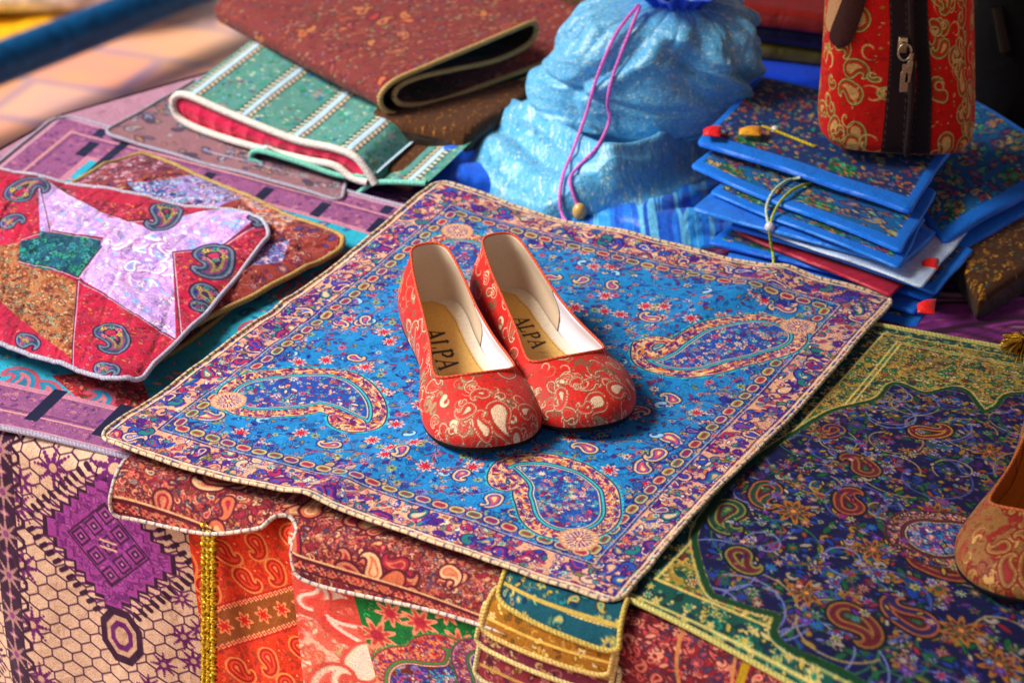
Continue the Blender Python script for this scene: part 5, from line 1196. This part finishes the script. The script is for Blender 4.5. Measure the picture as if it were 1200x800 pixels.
def strip_on(bvx, left, right, n, off, m, name, parent, c, nw=24, stitch=None, bulge=.0):
    left, right = smooth(left, n), smooth(right, n); rows = []
    for k in range(nw):
        t = k / (nw - 1); rows.append(lay_on(bvx, left * (1 - t) + right * t, off + bulge * sin(t * pi)))
    G = np.stack(rows); cl = np.broadcast_to(C(c), G.shape).copy()
    if stitch:
        for r_ in (2, nw - 3): cl[r_, ::4] = C(stitch); cl[r_, 1::4] = C(stitch)
    return part(name, G, gridF(nw, G.shape[1]), m, parent, cl)
M_TAPE = mat('zipper_tape', rough=.75, bump=.4, pat=0)
strip_on(bvb, [(1040, -40), (1043, 40), (1040, 100), (1032, 182)], [(1062, -40), (1064, 40), (1064, 100), (1060, 184)], 120, .0012, M_TAPE, 'zipper_tape', bag, '2c1618', stitch='6a5a58')
strip_on(bvb, [(1070, -40), (1072, 40), (1074, 100), (1064, 184)], [(1086, -40), (1088, 40), (1092, 110), (1090, 182)], 120, .0012, M_TAPE, 'zipper_tape', bag, '1a0e10', stitch='4a4444')
zc = lay_on(bvb, smooth([(1066, -40), (1068, 40), (1069, 100), (1062, 183)], 120), .0022)
braid('zipper_teeth', zc, .0022, '120a0c', '4a3830', bag, pitch=.0022, tw=0)
zr = smooth([(1148, -20), (1128, 10), (1122, 40), (1118, 60)], 40)
slid = lay_on(bvb, [(1057, 52)], .004)[0]
ez = np.array([0, 0, 1.]); ex_ = np.array([1., 0, 0])
V, F = box(slid + [-.003, -.003, -.006], (.0065, 0, 0), (0, .005, 0), (0, 0, .012)); o = part('slider', V, F, M_METAL, bag, sm=False); b = o.modifiers.new('b', 'BEVEL'); b.width = .001; b.segments = 2
a_ = np.linspace(0, 2 * pi, 40, endpoint=False)
rg = slid + np.stack([.0045 * np.cos(a_) + .0015, -.005 + 0 * a_, .006 * np.sin(a_) - .004], -1); V, F, _ = tube(rg, .0009, 8, True); o = part('ring', V, F, M_METAL, bag)
def pull(x0, z0, ln, w_, tilt):
    p = slid + [x0, -.0062, z0]; V = []
    prof = [(-w_ * .6, 0), (w_ * .6, 0), (w_ * .62, -ln * .25), (w_, -ln * .32), (w_ * 1.05, -ln), (-w_ * 1.05, -ln), (-w_, -ln * .32), (-w_ * .62, -ln * .25)]
    ca, sa = cos(tilt), sin(tilt); pr = [(x * ca - z * sa, x * sa + z * ca) for x, z in prof]
    fr = [p + [x, -.0012, z] for x, z in pr]; bk = [p + [x, .0004, z] for x, z in pr]; n = 8
    me = bpy.data.meshes.new('zip_pull'); org = wloc(bag)
    me.from_pydata([tuple(v - org) for v in fr + bk], [], [tuple(range(n)), tuple(range(2 * n - 1, n - 1, -1))] + [(i, n + i, n + (i + 1) % n, (i + 1) % n) for i in range(n)]); me.materials.append(M_METAL)
    o = bpy.data.objects.new('zip_pull', me); COL.objects.link(o); o.parent = bag
    b = o.modifiers.new('b', 'BEVEL'); b.width = .0005; b.segments = 2
pull(.002, -.012, .021, .0028, .03); pull(.0065, -.004, .022, .0021, -.10)
strip_on(bvb, [(1000, -60), (990, -10), (972, 40), (978, 54)], [(1024, -60), (1015, 0), (998, 48), (982, 57)], 80, .0022, M_BROWN, 'handle_tab', bag, '4a2420', bulge=.0015)
M_PALE = mat('pale_leather', attr=False, color='c89868', rough=.5, sheen=0)
strip_on(bvb, [(982, -60), (976, -20), (968, 20), (970, 36)], [(994, -60), (990, -14), (976, 34), (973, 38)], 60, .0014, M_PALE, 'tab_backing', bag, 'c89868')
# dark bags behind at the right
db = thing('dark_bag', 'black bag with gold thread standing at the right edge behind the red bag', 'bag', [*on_z(1215, 150, 0)[:2], 0])
dk = Cv(700, 500, '0c080a', 141); dk.ornate(40, 20, 40, ['3a2a18', '402018', '183038'], '060406', 'psh')
G, U, V_ = super_bag(db, on_z(1222, 132, 0), .085, .07, .27, R(12), 3, dk, M_DARK, .001, 300, 200, seed=5)
part('body', G, gridF(200, 300, True), M_CLOTH, db, samp(dk, U, V_))
part('top', np.stack([G[-1], G[-1].mean(0) + (G[-1] - G[-1].mean(0)) * .02]), gridF(2, 300, True), M_DARK, db)
bvd = bvh_of([o for o in db.children if o.name.startswith('body')])
hp = [lay_on(bvd, [(1168, 8), (1172, 30), (1178, 60)], .003)]
braid('strap', smooth(hp[0], 60), .004, '1a1210', '4a3a20', db)
d2 = thing('dark_bag', 'low dark purple cloth bag with lilac flap at the upper right', 'bag', [*on_z(1150, 120, 0)[:2], 0])
G, U, V_ = super_bag(d2, on_z(1165, 95, 0), .06, .05, .11, R(-20), 3, dk, M_DARK, .001, 240, 120, seed=6); dk2 = Cv(300, 300, '180a12', 142); dk2.ornate(30, 20, 40, ['3a1828', '2a2048'], '0c060a', 'ph')
part('body', G, gridF(120, 240, True), M_CLOTH, d2, samp(dk2, U, V_)); part('flap', np.stack([G[-1] + [0, 0, .001], G[-1].mean(0) + (G[-1] - G[-1].mean(0)) * .02 + [0, 0, .008]]), gridF(2, 240, True), M_CLOTH, d2, np.broadcast_to(C('4a2850'), (480, 3)))

# goods at the back between pouch and bag
BK = 'folded goods at the back between pouch and bag'
for k, (qd, z0, th_, c, lab) in enumerate([
   ([(860, 20), (1000, 50), (960, 95), (850, 78)], .000, .030, '0a50d0', 'vivid blue folded satin at the back beside the light blue pouch'),
   ([(860, -40), (1010, 0), (985, 60), (840, 42)], .030, .016, '6a6010', 'olive yellow folded cloth at the back, above the blue satin'),
   ([(860, -60), (1010, -20), (985, 40), (840, 22)], .046, .016, '20104a', 'dark violet folded cloth at the back, above the olive one'),
   ([(860, -80), (1010, -40), (985, 22), (840, 6)], .062, .016, '8a1a10', 'dark red folded cloth at the back, top of its pile')]):
    cc = Cv(120, 120, c, 150 + k); cc.ornate(60, 8, 20, [c], c, 'sh'); pad(lab, qd, z0, th_, cc, c, 'folded_cloth', 'folded cloth', BK, M_CLOTH, seed=160 + k)
lil = thing('lilac_pouch', 'pale blue and lilac drawstring pouch at the top edge behind the light blue one', 'pouch', on_z(870, 0))
mound('body', [(820, -60), (960, -60), (960, 40), (820, 40)], [([(850, -6), (890, -2), (930, -20)], [.03, .035, .02], .10, .13)], dam, M_BROC, lil, (120, 100), .002, 9, 60)
# gold tassel at the right edge
ts = thing('tassel', 'fluffy gold thread tassel at the right edge above the navy cloth', 'tassel', on_z(1192, 402, .012)); rs = np.random.RandomState(5)
VV, FF, CC, o = [], [], [], 0
c0 = on_z(1200, 398, .022)
for k in range(420):
    d = rs.normal(size=3); d /= np.linalg.norm(d); d[2] = abs(d[2]) * .6 - .25; L_ = rs.uniform(.010, .018); t = np.linspace(0, 1, 5)[:, None]; P = c0 + d * t * L_ * [1, 1.3, 1] + np.array([0, 0, -.004]) * t ** 2
    V, F, _ = tube(P, .00035, 3); VV.append(V); FF.append(F + o); o += len(V); CC.append(np.broadcast_to(C(['d8b040', 'a07818', 'f0d070', '6a4a10'][k % 4]), (len(V), 3)))
part('threads', np.concatenate(VV), np.concatenate(FF), M_GLITTER, ts, np.concatenate(CC)); ball('knot', c0 + [.008, .004, .002], .006, 'a87818', ts)
